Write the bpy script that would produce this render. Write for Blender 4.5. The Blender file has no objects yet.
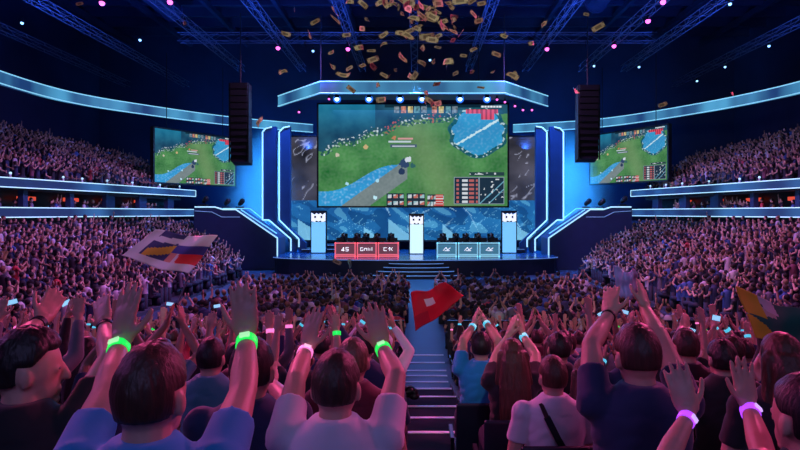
import bpy, math, random
import numpy as np
from mathutils import Vector, Matrix, Quaternion, noise as mnoise
R = random.Random(7)
C = bpy.context.scene.collection
CZ = 4.15            # eye height above the arena floor
F = 600.0
def P(px, py, D):
    return Vector(((px-417)/F*D, D, CZ-(py-213)/F*D))
def fl(D):           # floor height of the near seating tier
    return max(0.0, 2.72-.185*D)

# ------------------------------------------------------------------ materials
def nodes(name):
    m = bpy.data.materials.new(name); m.use_nodes = True
    return m, m.node_tree.nodes, m.node_tree.links, m.node_tree.nodes['Principled BSDF']
def mat(name, col, rough=.6, metal=0, emit=0, ecol=None, var=.25, scale=8, bump=0, spec=.5, stretch=None, sheen=0, bd=.02):
    m, N, L, b = nodes(name)
    tc = N.new('ShaderNodeTexCoord'); nz = N.new('ShaderNodeTexNoise'); nz.inputs['Scale'].default_value = scale
    nz.inputs['Detail'].default_value = 4
    if stretch:
        mp = N.new('ShaderNodeMapping'); mp.inputs['Scale'].default_value = stretch
        L.new(tc.outputs['Object'], mp.inputs[0]); L.new(mp.outputs[0], nz.inputs['Vector'])
    else: L.new(tc.outputs['Object'], nz.inputs['Vector'])
    mx = N.new('ShaderNodeMix'); mx.data_type = 'RGBA'
    L.new(nz.outputs['Fac'], mx.inputs[0])
    mx.inputs[6].default_value = (*[c*(1-var) for c in col], 1); mx.inputs[7].default_value = (*[min(1, c*(1+var)) for c in col], 1)
    L.new(mx.outputs[2], b.inputs['Base Color'])
    b.inputs['Roughness'].default_value = rough; b.inputs['Metallic'].default_value = metal
    b.inputs['Specular IOR Level'].default_value = spec
    if sheen: b.inputs['Sheen Weight'].default_value = sheen
    if bump:
        bp = N.new('ShaderNodeBump'); bp.inputs['Strength'].default_value = bump; bp.inputs['Distance'].default_value = bd
        L.new(nz.outputs['Fac'], bp.inputs['Height']); L.new(bp.outputs[0], b.inputs['Normal'])
    if emit:
        b.inputs['Emission Strength'].default_value = emit
        if ecol: b.inputs['Emission Color'].default_value = (*ecol, 1)
        else: L.new(mx.outputs[2], b.inputs['Emission Color'])
    return m
def attr_mat(name, emit=0, rough=.7, sample=True):
    m, N, L, b = nodes(name)
    a = N.new('ShaderNodeAttribute'); a.attribute_name = 'Col'
    b.inputs['Roughness'].default_value = rough
    if emit:
        b.inputs['Specular IOR Level'].default_value = 0; b.inputs['Base Color'].default_value = (.01,.01,.01,1)
        L.new(a.outputs['Color'], b.inputs['Emission Color']); b.inputs['Emission Strength'].default_value = emit
        if not sample: m.cycles.emission_sampling = 'NONE'
    else: L.new(a.outputs['Color'], b.inputs['Base Color'])
    return m
M = {}
M['navy'] = mat('navy_panel', (.025,.05,.14), .55, var=.2, scale=1.5)
M['wall'] = mat('dark_blue_wall', (.028,.045,.13), .8, var=.5, scale=.25)
M['ceil'] = mat('dark_ceiling', (.03,.045,.12), .85, var=.6, scale=.3)
M['floor'] = mat('arena_floor', (.04,.06,.12), .6, var=.15, scale=2)
M['tier'] = mat('tier_concrete', (.05,.055,.085), .6, var=.2, scale=3)
M['step'] = mat('step_carpet', (.022,.025,.045), .9, spec=.1, var=.2, scale=6)
M['nosing'] = mat('step_nosing', (.85,.82,.92), .5, var=.1)
M['stage'] = mat('stage_gloss', (.02,.10,.26), .18, var=.2, scale=1, spec=.8)
M['stageface'] = mat('stage_face', (.012,.022,.05), .45, var=.3, scale=1)
M['black'] = mat('black_plastic', (.008,.009,.014), .45, var=.3)
M['seat'] = mat('seat_navy', (.012,.018,.04), .5, var=.3, scale=5)
M['truss'] = mat('truss_metal', (.17,.19,.30), .45, metal=.4, var=.1)
M['duct'] = mat('duct_blue', (.05,.08,.2), .6, var=.3, scale=1)
M['led_white'] = mat('led_white', (.5,.8,1), emit=1.1, ecol=(.42,.76,.95))
M['led_cyan'] = mat('led_cyan', (.3,.75,1), emit=.9, ecol=(.26,.68,.92))
M['led_dim'] = mat('led_dim', (.3,.5,.9), emit=.35, ecol=(.25,.5,1))
def band_mat():
    m, N, L, b = nodes('led_band')
    tc = N.new('ShaderNodeTexCoord'); mp = N.new('ShaderNodeMapping'); mp.inputs['Scale'].default_value = (.32,.32,.05)
    nz = N.new('ShaderNodeTexNoise'); nz.inputs['Scale'].default_value = 1; nz.inputs['Detail'].default_value = 2
    cr = N.new('ShaderNodeValToRGB'); e = cr.color_ramp.elements
    e[0].position = .36; e[0].color = (.012,.05,.17,1); e[1].position = .68; e[1].color = (.09,.40,.68,1)
    L.new(tc.outputs['Object'], mp.inputs[0]); L.new(mp.outputs[0], nz.inputs['Vector']); L.new(nz.outputs['Fac'], cr.inputs[0])
    L.new(cr.outputs[0], b.inputs['Emission Color']); b.inputs['Emission Strength'].default_value = .95
    b.inputs['Base Color'].default_value = (.01,.02,.05,1)
    return m
M['band'] = band_mat()
def balcony_mat():
    m, N, L, b = nodes('balcony_band')
    tc = N.new('ShaderNodeTexCoord'); mp = N.new('ShaderNodeMapping'); mp.inputs['Scale'].default_value = (.3,.3,.05)
    nz = N.new('ShaderNodeTexNoise'); nz.inputs['Scale'].default_value = 1; nz.inputs['Detail'].default_value = 1
    cr = N.new('ShaderNodeValToRGB'); e = cr.color_ramp.elements
    e[0].position = .4; e[0].color = (.008,.02,.07,1); e[1].position = .7; e[1].color = (.03,.13,.33,1)
    L.new(tc.outputs['Object'], mp.inputs[0]); L.new(mp.outputs[0], nz.inputs['Vector']); L.new(nz.outputs['Fac'], cr.inputs[0])
    L.new(cr.outputs[0], b.inputs['Emission Color']); b.inputs['Emission Strength'].default_value = 1
    b.inputs['Base Color'].default_value = (.02,.03,.08,1); b.inputs['Roughness'].default_value = .3
    return m
M['balcony'] = balcony_mat()
M['lamp_white'] = mat('lamp_white', (.8,.9,1), emit=5, ecol=(.3,.6,1))
M['lamp_halo'] = mat('lamp_halo', (.1,.3,1), emit=1.0, ecol=(.02,.16,.85))
M['lamp_pink'] = mat('lamp_pink', (1,.3,.8), emit=3, ecol=(.95,.12,.6))
M['lamp_blue'] = mat('lamp_blue', (.3,.7,1), emit=3, ecol=(.25,.55,1))
M['lamp_red'] = mat('lamp_red', (1,.1,.1), emit=.7, ecol=(1,.10,.05))
for n, c, s in (('green',(.01,.9,.10),1.0),('pink',(1,.22,.62),1.1),('cyan',(.08,.6,.85),.9),('purple',(.42,.06,1),1.3),('yellow',(.6,1,.05),1.4),('red',(1,.06,.06),1.3),('orange',(1,.3,.05),1.2)):
    M['plate_'+n] = mat('display_'+n, c, .3, emit=1.0, ecol=tuple(x*.5+.42 for x in c), var=.3, scale=90)
    M['band_'+n] = mat('wristband_'+n, c, .3, emit=s, ecol=c, var=.4, scale=60, bd=.01)
M['skin'] = mat('skin', (.58,.34,.27), .5, var=.12, scale=12, bump=.08)
M['skin_tan'] = mat('skin_tan', (.42,.235,.17), .5, var=.12, scale=12, bump=.08)
M['skin_dark'] = mat('skin_dark', (.24,.13,.09), .5, var=.12, scale=12, bump=.08)
M['hair_black'] = mat('hair_black', (.012,.009,.010), .5, var=.75, scale=95, bump=.8, stretch=(1,1,.10), bd=.006)
M['hair_brown'] = mat('hair_brown', (.05,.024,.017), .5, var=.75, scale=95, bump=.8, stretch=(1,1,.10), bd=.006)
M['hair_auburn'] = mat('hair_auburn', (.085,.032,.02), .5, var=.75, scale=95, bump=.8, stretch=(1,1,.10), bd=.006)
M['hair_fair'] = mat('hair_fair', (.20,.12,.07), .38, var=.75, scale=95, bump=.8, stretch=(1,1,.10), bd=.006)
shirts = {'black':(.012,.012,.018),'navy':(.012,.03,.10),'blue':(.01,.30,.66),'grey':(.16,.16,.2),'white':(.72,.68,.78),'red':(.42,.03,.05),'teal':(.05,.22,.3),'maroon':(.13,.02,.04)}
for k, c in shirts.items(): M['shirt_'+k] = mat('shirt_'+k, c, .85, var=.15, scale=4, bump=.25, sheen=.2)
M['denim'] = mat('trousers_dark', (.02,.025,.05), .85, var=.3)
M['crowd'] = attr_mat('crowd_clothes', 0, .75)
M['flag'] = attr_mat('flag_cloth', 0, .7)
M['screen'] = attr_mat('screen_picture', 1.0, .4, False)
M['art'] = attr_mat('backdrop_picture', 1.0, .4, False)
M['gold'] = mat('banknote_paper', (.40,.37,.20), .5, var=.35, scale=40)
M['gold_ink'] = mat('banknote_ink', (.16,.14,.08), .6, var=.2)
M['desk_red'] = mat('desk_red', (.8,.2,.28), emit=.8, ecol=(.95,.16,.22))
M['desk_blue'] = mat('desk_blue', (.3,.7,.9), emit=.7, ecol=(.3,.68,.85))
M['desk_dark_red'] = mat('desk_dark_red', (.14,.05,.08), emit=.35, ecol=(.35,.12,.17), var=.6, scale=5)
M['desk_dark_blue'] = mat('desk_dark_blue', (.05,.12,.2), emit=.5, ecol=(.10,.33,.5), var=.6, scale=5)
M['glow_white'] = mat('lightbox_white', (.8,.95,1), emit=1.05, ecol=(.62,.88,1))
M['glow_blue'] = mat('lightbox_blue', (.3,.7,1), emit=.8, ecol=(.22,.6,.9))
M['logo_white'] = mat('logo_white', (.9,.9,1), emit=1.0, ecol=(.9,.9,1))
M['glass'] = mat('phone_screen', (.5,.8,1), emit=.9, ecol=(.25,.65,1))
M['shoe'] = mat('shoe_black', (.01,.01,.012), .5)
M['eye'] = mat('eye_white', (.18,.15,.14), .4)

# ------------------------------------------------------------------ mesh builder
class MB:
    def __init__(s): s.v = []; s.f = []; s.c = []; s.mi = []
    def add(s, vs, fs, col=None, mi=0):
        b = len(s.v); s.v.extend([tuple(v) for v in vs]); s.f.extend([tuple(b+i for i in f) for f in fs])
        s.c.extend([col]*len(fs)); s.mi.extend([mi]*len(fs)); return s
    def box(s, c, d, rot=None, col=None, mi=0):
        x, y, z = d[0]/2, d[1]/2, d[2]/2
        vs = [Vector((i*x, j*y, k*z)) for i in (-1,1) for j in (-1,1) for k in (-1,1)]
        if rot is not None: vs = [rot @ v for v in vs]
        c = Vector(c); vs = [v+c for v in vs]
        return s.add(vs, [(0,1,3,2),(4,6,7,5),(0,4,5,1),(2,3,7,6),(0,2,6,4),(1,5,7,3)], col, mi)
    def cone(s, a, b, ra, rb, n=10, caps=True, col=None, mi=0):
        a, b = Vector(a), Vector(b); d = (b-a)
        if d.length < 1e-6: return s
        q = d.to_track_quat('Z', 'Y'); vs = []
        for p, r in ((a, ra), (b, rb)):
            for i in range(n):
                t = 2*math.pi*i/n; vs.append(p + q @ Vector((r*math.cos(t), r*math.sin(t), 0)))
        fs = [(i, (i+1)%n, n+(i+1)%n, n+i) for i in range(n)]
        if caps: fs += [tuple(range(n-1,-1,-1)), tuple(range(n,2*n))]
        return s.add(vs, fs, col, mi)
    def ell(s, c, r, q=None, nu=12, nv=8, col=None, mi=0):
        vs = [Vector((0,0,r[2]))]
        for j in range(1, nv):
            ph = math.pi*j/nv
            for i in range(nu):
                t = 2*math.pi*i/nu
                vs.append(Vector((r[0]*math.sin(ph)*math.cos(t), r[1]*math.sin(ph)*math.sin(t), r[2]*math.cos(ph))))
        vs.append(Vector((0,0,-r[2])))
        if q is not None: vs = [q @ v for v in vs]
        c = Vector(c); vs = [v+c for v in vs]
        fs = [(0, 1+i, 1+(i+1)%nu) for i in range(nu)]
        for j in range(nv-2):
            b = 1+j*nu
            fs += [(b+i, b+nu+i, b+nu+(i+1)%nu, b+(i+1)%nu) for i in range(nu)]
        b = 1+(nv-2)*nu
        fs += [(b+(i+1)%nu, b+i, len(vs)-1) for i in range(nu)]
        return s.add(vs, fs, col, mi)
    def cap(s, a, b, ra, rb, n=10, col=None):      # capsule with a taper
        s.cone(a, b, ra, rb, n, True, col); s.ell(a, (ra,)*3, None, n, 6, col); s.ell(b, (rb,)*3, None, n, 6, col); return s
    def loft(s, rings, n=20, col=None):            # rings: centre, rx, ry
        vs = []
        for c, rx, ry in rings:
            for i in range(n):
                t = 2*math.pi*i/n; vs.append((c[0]+rx*math.cos(t), c[1]+ry*math.sin(t), c[2]))
        fs = []
        for j in range(len(rings)-1):
            fs += [(j*n+i, j*n+(i+1)%n, (j+1)*n+(i+1)%n, (j+1)*n+i) for i in range(n)]
        fs += [tuple(range(n-1,-1,-1)), tuple(range((len(rings)-1)*n, len(rings)*n))]
        return s.add(vs, fs, col)
    def prism(s, poly, off, col=None, mi=0):       # poly: 3D points, off: extrusion vector
        n = len(poly); off = Vector(off)
        vs = [Vector(p) for p in poly] + [Vector(p)+off for p in poly]
        return s.add(vs, [tuple(range(n)), tuple(range(2*n-1, n-1, -1))] + [(i, i+n, (i+1)%n+n, (i+1)%n) for i in range(n)], col, mi)
    def tube(s, pts, r, n=6, mi=0):
        for a, b in zip(pts[:-1], pts[1:]): s.cone(a, b, r, r, n, True, None, mi)
        return s
    def mesh(s, name, mats=(), smooth=False):
        me = bpy.data.meshes.new(name); me.from_pydata(s.v, [], s.f)
        for m in mats: me.materials.append(m)
        if any(s.mi): me.polygons.foreach_set('material_index', s.mi)
        if s.c and s.c[0] is not None:
            at = me.color_attributes.new('Col', 'FLOAT_COLOR', 'CORNER')
            tot = np.fromiter((len(f) for f in s.f), dtype=np.int32)
            cols = np.array([(*c, 1) for c in s.c], dtype=np.float32)
            at.data.foreach_set('color', np.repeat(cols, tot, axis=0).ravel())
        if smooth: me.shade_smooth()
        me.update(); return me
def link(name, me, parent=None, loc=None):
    o = bpy.data.objects.new(name, me); C.objects.link(o)
    if parent: o.parent = parent
    if loc is not None: o.location = loc
    return o
def ob(name, mb, m, parent=None, smooth=False):
    ms = m if isinstance(m, (list, tuple)) else [m]
    return link(name, mb.mesh(name, [M[x] if isinstance(x, str) else x for x in ms], smooth), parent)
def tag(o, label, cat, group=None):
    o['label'] = label; o['category'] = cat
    if group: o['group'] = group
    return o
def thing(name, label, cat, loc=(0,0,0), group=None):
    o = bpy.data.objects.new(name, None); C.objects.link(o); o.location = loc
    return tag(o, label, cat, group)
def struct(name, mb, m):
    o = ob(name, mb, m); o['kind'] = 'structure'; return o
def rel(mb, loc):    # make vertices relative to a thing's base
    l = Vector(loc); mb.v = [tuple(Vector(v)-l) for v in mb.v]; return mb
def copy_tree(o, parent=None):
    c = o.copy(); C.objects.link(c)
    if parent: c.parent = parent
    for ch in list(o.children): copy_tree(ch, c)
    return c
def remesh(mb, name, voxel, smooth=3, mats=(), disp=None):
    me = mb.mesh('tmp'); o = bpy.data.objects.new('tmp', me); C.objects.link(o)
    r = o.modifiers.new('r', 'REMESH'); r.mode = 'VOXEL'; r.voxel_size = voxel
    if smooth: s = o.modifiers.new('s', 'SMOOTH'); s.iterations = smooth; s.factor = .5
    dg = bpy.context.evaluated_depsgraph_get(); dg.update()
    nm = bpy.data.meshes.new_from_object(o.evaluated_get(dg)); nm.name = name
    bpy.data.objects.remove(o); bpy.data.meshes.remove(me)
    nm.materials.clear()
    for m in mats: nm.materials.append(m)
    if disp:
        for v in nm.vertices: v.co = disp(v.co)
    nm.shade_smooth(); return nm

# ------------------------------------------------------------------ people
HC = Vector((0,.03,1.175))
def hand(mb, side, W, T, n):
    W, T, n = Vector(W), Vector(T), Vector(n)
    d = (T-W); L = d.length; d.normalize(); k = max(.85, min(1.15, L/.185))
    n = (n - d*n.dot(d)).normalized()
    th = n.cross(d) if side == 'L' else d.cross(n)
    q = Matrix((th, n, d)).transposed().to_quaternion()
    mb.ell(W+d*.052*k, (.041*k,.017*k,.058*k), q, 14, 10)
    mb.ell(W+d*.075*k, (.043*k,.0145*k,.03*k), q, 14, 8)
    mb.ell(W+d*.035*k+th*.024*k+n*.006, (.018*k,.015*k,.034*k), q, 10, 8)
    mb.cone(W-d*.01, W+d*.03*k, .024, .026*k, 12)
    for i, (off, ln, an) in enumerate(((.031,.071,.07),(.0105,.079,.02),(-.0105,.073,-.03),(-.0305,.057,-.10))):
        b = W+d*(.094-abs(off+.004)*.25)*k+th*off*k
        dd = (d*math.cos(an)+th*math.sin(an)).normalized()
        c1 = .05+.03*i; p1 = b+dd*ln*.45*k+n*.003
        d2 = (dd*math.cos(c1)+n*math.sin(c1)); p2 = p1+d2*ln*.32*k
        d3 = (dd*math.cos(c1*2)+n*math.sin(c1*2)); p3 = p2+d3*ln*.24*k
        mb.cap(b-dd*.012, p1, .0092*k, .0087*k, 8); mb.cap(p1, p2, .0087*k, .008*k, 8); mb.cap(p2, p3, .008*k, .0068*k, 8)
    b = W+d*.028*k+th*.026*k+n*.006; d1 = (d*.66+th*.70+n*.2).normalized()
    p1 = b+d1*.036*k; d2 = (d*.85+th*.45+n*.2).normalized(); p2 = p1+d2*.033*k; p3 = p2+(d+th*.25+n*.1).normalized()*.02*k
    mb.cap(b, p1, .0125*k, .0105*k, 8); mb.cap(p1, p2, .0105*k, .0095*k, 8); mb.cap(p2, p3, .0095*k, .0078*k, 8)
def body_mb(arms, yaw=0, tilt=0, legs=True, slim=1.0):
    mb = MB()
    mb.loft([((0,-.01,.44),.14*slim,.10),((0,0,.5),.165,.12),((0,0,.6),.155*slim,.11),((0,0,.7),.138*slim,.10),((0,0,.8),.146*slim,.107),((0,0,.9),.165*slim,.112),((0,0,.97),.172*slim,.105),((0,0,1.025),.135*slim,.085),((0,.002,1.065),.08,.066)])
    mb.cap((0,-.005,1.0), (0,.015,1.12), .064*slim, .054, 12)
    q = Quaternion((0,0,1), yaw) @ Quaternion((1,0,0), tilt)
    e = lambda c, r, nu=14, nv=10: mb.ell(HC+q @ Vector(c), r, q, nu, nv)
    e((0,0,.012), (.076,.094,.108), 20, 14); e((0,.028,-.055), (.056,.066,.062)); e((0,.012,-.03), (.066,.075,.075))
    for s in (-1,1):
        e((s*.078,-.004,-.012), (.010,.019,.031), 8, 8); e((s*.031,.078,.004), (.018,.013,.012), 8, 6)
    mb.cap(HC+q @ Vector((0,.094,.012)), HC+q @ Vector((0,.110,-.028)), .009, .014, 8)
    e((0,.088,-.062), (.024,.010,.006), 10, 6); e((0,.086,-.072), (.021,.010,.006), 10, 6); e((0,.075,-.098), (.024,.02,.017), 10, 6)
    for side, a in arms.items():
        s = -1 if side == 'L' else 1
        S = Vector((s*.180*slim, 0, .985)); E, W, T, n = [Vector(x) for x in a]
        if E.z > .95: S = S+Vector((-s*.012, .01, .03))
        mb.ell(S, (.060,.058,.060)); mb.cap(S, S+(E-S)*.45, .054, .049, 12); mb.cap(S+(E-S)*.45, E, .049, .037, 12)
        mb.cap(E, E+(W-E)*.35, .038, .040, 12); mb.cap(E+(W-E)*.35, W, .040, .0255, 12)
        hand(mb, side, W, T, n)
    if legs:
        for s in (-1,1):
            mb.cap((s*.09,.02,.50), (s*.12,.42,.50), .082, .062, 12); mb.cap((s*.12,.42,.50), (s*.125,.40,.26), .058, .052, 12)
            mb.cap((s*.125,.40,.26), (s*.125,.38,.08), .052, .036, 12); mb.cap((s*.125,.37,.045), (s*.13,.50,.03), .036, .028, 10)
    return mb
def shirt_mb(arms, slim=1.0, long=False):
    mb = MB(); g = .014
    mb.loft([((0,-.01,.46),.185*slim,.14),((0,0,.55),.19,.145),((0,0,.66),.17*slim,.13),((0,0,.8),.166*slim,.125),((0,0,.9),.182*slim,.128),((0,0,.98),.19*slim,.118),((0,-.003,1.035),.152*slim,.1),((0,-.003,1.075),.092,.082),((0,0,1.092),.078,.074)], 28)
    for side, a in arms.items():
        s = -1 if side == 'L' else 1
        S = Vector((s*.180*slim, 0, .985)); E = Vector(a[0]); W = Vector(a[1])
        if E.z > .95: S = S+Vector((-s*.012, .01, .03))
        mb.ell(S, (.070,.068,.070))
        if long:
            mb.cap(S, E, .068, .052, 14); mb.cap(E, E+(W-E)*.85, .052, .037, 14)
        else:
            e = S+(E-S)*.58; mb.cone(S, e, .065, .057, 20)
    return mb
def wrinkle(co):
    a = mnoise.noise(co*9)*.009 + abs(mnoise.noise(Vector((co.x*6+co.z*5, co.y*4, co.z*11-co.x*7))))*.014 - .003 + mnoise.noise(Vector((co.x*14, co.y*14, co.z*5+3)))*.004
    return co*1 + Vector((co.x, co.y, 0)).normalized()*a if co.z < 1.0 else co
def trouser_mesh():
    mb = MB(); mb.loft([((0,-.01,.425),.165,.12),((0,0,.5),.185,.135),((0,0,.58),.178,.132)])
    for s in (-1,1):
        mb.cap((s*.09,.02,.505), (s*.12,.42,.505), .094, .075, 14); mb.cap((s*.12,.42,.50), (s*.125,.40,.26), .07, .064, 14)
        mb.cone((s*.125,.40,.26), (s*.125,.385,.11), .064, .06, 14)
    return remesh(mb, 'trousers', .014, 3, [M['denim']])
def shoe_mesh(s):
    mb = MB(); mb.cap((s*.125,.36,.045), (s*.13,.52,.035), .045, .037, 12); mb.box((s*.13,.44,.008), (.08,.26,.016))
    return remesh(mb, 'shoe', .009, 2, [M['shoe']])
def hair_mesh(kind, yaw=0, tilt=0, seed=0, voxel=.008, material='hair_brown'):
    q = Quaternion((0,0,1), yaw) @ Quaternion((1,0,0), tilt)
    nu, nv = 72, 44; vs = []; fs = []
    def rr(d):
        x, y, z = d
        edge = -.56+.98*max(0, min(1, (y+.35)/.9))**.8 if kind != 'long' else -.7+1.2*max(0, min(1, (y+.1)/.7))
        if abs(x) > .8 and -.3 < y < .45: edge = max(edge, .02) if kind != 'long' else edge
        t = max(0, min(1, (z-edge)/.16)); t = t*t*(3-2*t)
        n = mnoise.noise(Vector((x*5+seed, y*5, z*3)))*.022 + mnoise.noise(Vector((x*22, y*22+seed, z*9)))*.020
        th = {'short':.10,'crop':.06,'curly':.17,'long':.12,'bun':.09,'tousled':.135}[kind]
        if kind in ('curly','tousled'): n *= 2.2
        if kind in ('short','tousled'): th += .05*max(0, z)*(y+.5); th *= .55+.45*min(1, (z+.7)/.8)
        return .88+(th+.12+n)*t
    ang = lambda j: math.pi*j/nv
    vs.append(Vector((0,0,1))*rr((0,0,1)))
    for j in range(1, nv):
        for i in range(nu):
            a = 2*math.pi*i/nu; d = (math.sin(ang(j))*math.cos(a), math.sin(ang(j))*math.sin(a), math.cos(ang(j)))
            vs.append(Vector(d)*rr(d))
    vs.append(Vector((0,0,-1))*rr((0,0,-1)))
    vs = [HC+q @ Vector((v.x*.076, v.y*.094, v.z*.108+.012)) for v in vs]
    fs = [(0, 1+i, 1+(i+1)%nu) for i in range(nu)]
    for j in range(nv-2):
        b = 1+j*nu; fs += [(b+i, b+nu+i, b+nu+(i+1)%nu, b+(i+1)%nu) for i in range(nu)]
    b = 1+(nv-2)*nu; fs += [(b+(i+1)%nu, b+i, len(vs)-1) for i in range(nu)]
    mb = MB(); mb.add(vs, fs)
    if kind in ('short','crop','curly','tousled'):
        me = mb.mesh('hair', [M[material]], True); return me
    if kind == 'bun': mb.ell(HC+q @ Vector((0,-.10,.06)), (.045,.042,.042))
    if kind == 'long':
        mb.loft([((0,-.02,1.23),.07,.06),((0,-.045,1.17),.088,.07),((0,-.07,1.1),.096,.06),((0,-.10,1.0),.108,.05),((0,-.125,.88),.112,.038),((0,-.13,.76),.10,.03),((0,-.13,.70),.07,.02)], 24)
        for s in (-1,1): mb.cap((s*.075,-.01,1.2), (s*.10,-.05,1.02), .032, .03, 10)
    def strands(co):
        w = mnoise.noise(Vector((co.x*60, co.y*20, co.z*4)))*.006
        return co+Vector((0, w, 0))
    return remesh(mb, 'hair', voxel, 2, [M[material]], strands)
def ring_mb(E, W, r=.033, w=.022, back=.02, t=.004):
    E, W = Vector(E), Vector(W); d = (W-E).normalized(); c = W-d*back; q = d.to_track_quat('Z','Y'); mb = MB()
    n = 24; vs = []; fs = []
    prof = [(r,-w/2),(r+t,-w/2),(r+t,w/2),(r,w/2)]
    for i in range(n):
        a = 2*math.pi*i/n
        for rr, z in prof: vs.append(c+q @ Vector((rr*math.cos(a), rr*math.sin(a), z)))
    for i in range(n):
        for k in range(4): fs.append((i*4+k, ((i+1)%n)*4+k, ((i+1)%n)*4+(k+1)%4, i*4+(k+1)%4))
    mb.add(vs, fs); return mb
TROUSERS = trouser_mesh(); SHOES = [shoe_mesh(-1), shoe_mesh(1)]
def set_mat(o, m):
    o.material_slots[0].link = 'OBJECT'; o.material_slots[0].material = M[m]

people_spots = []
def solve(S, px, py, length, near=False, D0=None):
    """point on the viewing ray through (px,py) at arm-length from S; the closest reachable if out of reach"""
    d = (P(px, py, 1)-Vector((0,0,CZ))); o = Vector((0,0,CZ))-S
    a = d.dot(d); b = 2*o.dot(d); c = o.dot(o)-length*length; disc = b*b-4*a*c
    t = (-b+(-1 if near else 1)*math.sqrt(disc))/(2*a) if disc > 0 else -b/(2*a)
    return Vector((0,0,CZ))+d*t
def hero(label, hx, hy, w, shirt, hair, hcol, arms, yaw=0, tilt=0, skin='skin', bands={}, slim=1, group=None, voxel=.007, long=False, near={}, Dover=None, turn=0):
    D = Dover or .168*F/w; hp = P(hx, hy, D); z0 = fl(D); s = (hp.z-z0)/HC.z
    root = Vector((hp.x, hp.y-.03*s, z0)); s = max(.86, min(1.12, s)); root.z = hp.z-HC.z*s
    loc = {}
    for side in 'LR':
        a = arms.get(side)
        sg = -1 if side == 'L' else 1
        S = Vector((sg*.18*slim, 0, .985))*s+root
        if a is None:
            loc[side] = [Vector((sg*.24,.03,.70)), Vector((sg*.17,.27,.62)), Vector((sg*.12,.43,.60)), Vector((0,0,-1))]; continue
        E = solve(S, *a[0], .27*s, near.get(side, False)); W = solve(E, *a[1], .255*s); T = solve(W, *a[2], .18*s, a[4] if len(a) > 4 else False)
        if (E-S).length > .36: E = S+(E-S).normalized()*.36
        loc[side] = [(x-root)/s for x in (E, W, T)]+[Vector(a[3])]
    me = remesh(body_mb(loc, yaw, tilt, True, slim), 'person', voxel, 3, [M[skin]])
    o = link('person', me, None, root); o.scale = (s,)*3; tag(o, label, 'person', group)
    sh = link('shirt', remesh(shirt_mb(loc, slim, long), 'shirt', .010, 4, [M['shirt_'+shirt]], wrinkle), o)
    link('hair', hair_mesh(hair, yaw, tilt, hx, .008, hcol), o)
    link('trousers', TROUSERS, o)
    for m in SHOES: link('shoe', m, o)
    for side, b in bands.items():
        for bm, back, wd in ([b] if isinstance(b, tuple) else [(b, .028, .026)]):
            bo = ob('wristwatch' if bm == 'black' else 'wristband', ring_mb(loc[side][0], loc[side][1], .0285 if bm != 'black' else .027, wd, back), bm if bm == 'black' else 'band_'+bm, o)
            if bm != 'black':
                bo['label'] = 'glowing %s wristband' % bm
                dv = (loc[side][1]-loc[side][0]).normalized(); ov = (Vector((.15,-1,.1))-dv*Vector((.15,-1,.1)).dot(dv)).normalized(); sv = dv.cross(ov)
                ct = loc[side][1]-dv*back+ov*.034; rm = Matrix((sv, ov, dv)).transposed()
                dp = ob('display', MB().box(ct, (.030,.006,wd*.62), rm), 'plate_'+bm, bo); dp['label'] = 'pale lit display'
    q = Quaternion((0,0,1), yaw) @ Quaternion((1,0,0), tilt)
    for sg in (-1,1): ob('eye', MB().ell(HC+q @ Vector((sg*.031,.083,.006)), (.012,.008,.006), q, 8, 6), 'eye', o, True)
    people_spots.append((root.x, root.y, .30)); return o, loc, root, s

PF = (0,1,0); PB = (0,-1,0)
H = []
H.append(hero('black-shirted man with messy black hair, face in profile, both open hands raised', 27, 370, 50, 'black', 'tousled', 'hair_black',
    {'L':((2,352),(41,322),(60,287),(.55,-.8,0)), 'R':((110,358),(105,325),(99,291),PF)}, yaw=-1.0, tilt=-.05, bands={'L':'black' and ('black',.022,.022),'R':('black',.02,.018)}, skin='skin'))
H.append(hero('broad man in bright blue t-shirt raising both hands with two glowing green wristbands', 151, 397, 66, 'blue', 'short', 'hair_brown',
    {'L':((106,393),(120,344),(132,277),(.4,.9,0)), 'R':((243,392),(247,338),(241,276),PF)}, yaw=-.1, bands={'L':('green',.03,.032),'R':('green',.03,.032)}, voxel=.006))
H.append(hero('man in pale t-shirt raising one pink-banded and one green-banded wrist', 336, 388, 48, 'white', 'short', 'hair_brown',
    {'L':((296,379),(306,350),(317,303),(.5,.85,0)), 'R':((396,376),(382,347),(371,298),(-.2,1,0))}, yaw=-.05, bands={'L':('pink',.03,.026),'R':('green',.03,.032)}, voxel=.006))
H.append(hero('dark navy shirted man with short brown hair holding both arms up at the lilac cloth', 638, 358, 41, 'navy', 'short', 'hair_brown',
    {'L':((591,345),(609,315),(612,282),(.6,.8,0)), 'R':((666,350),(645,309),(641,278),(-.5,.85,0))}, tilt=-.15, bands={'L':('black',.012,.01)}, voxel=.007))
H.append(hero('broad man in pale lilac t-shirt with dark strap across his back, arms lowered', 553, 378, 30, 'white', 'short', 'hair_auburn', {}, yaw=.12, voxel=.009))
H.append(hero('man in blue t-shirt beside the stairs clapping overhead with cyan wristbands', 481, 348, 20, 'blue', 'short', 'hair_black',
    {'L':((463,341),(473,326),(478,306),(.9,.3,0)), 'R':((498,340),(486,323),(479,306),(-.9,.3,0))}, bands={'L':('cyan',.02,.026),'R':('cyan',.02,.026)}, voxel=.008))
H.append(hero('woman in dark top with waist-length straight auburn hair and one cyan wristband', 512, 357, 24, 'black', 'long', 'hair_auburn',
    {'L':((496,357),(508,337),(516,312),(.9,.3,0)), 'R':((536,356),(523,336),(519,310),(-.9,.3,0))}, bands={'R':('cyan',.02,.032)}, slim=.9, voxel=.008))
H.append(hero('woman with long brown hair in grey top seated beside the man with the strap', 585, 376, 26, 'grey', 'long', 'hair_brown', {}, slim=.9, voxel=.009, yaw=.1))
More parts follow.
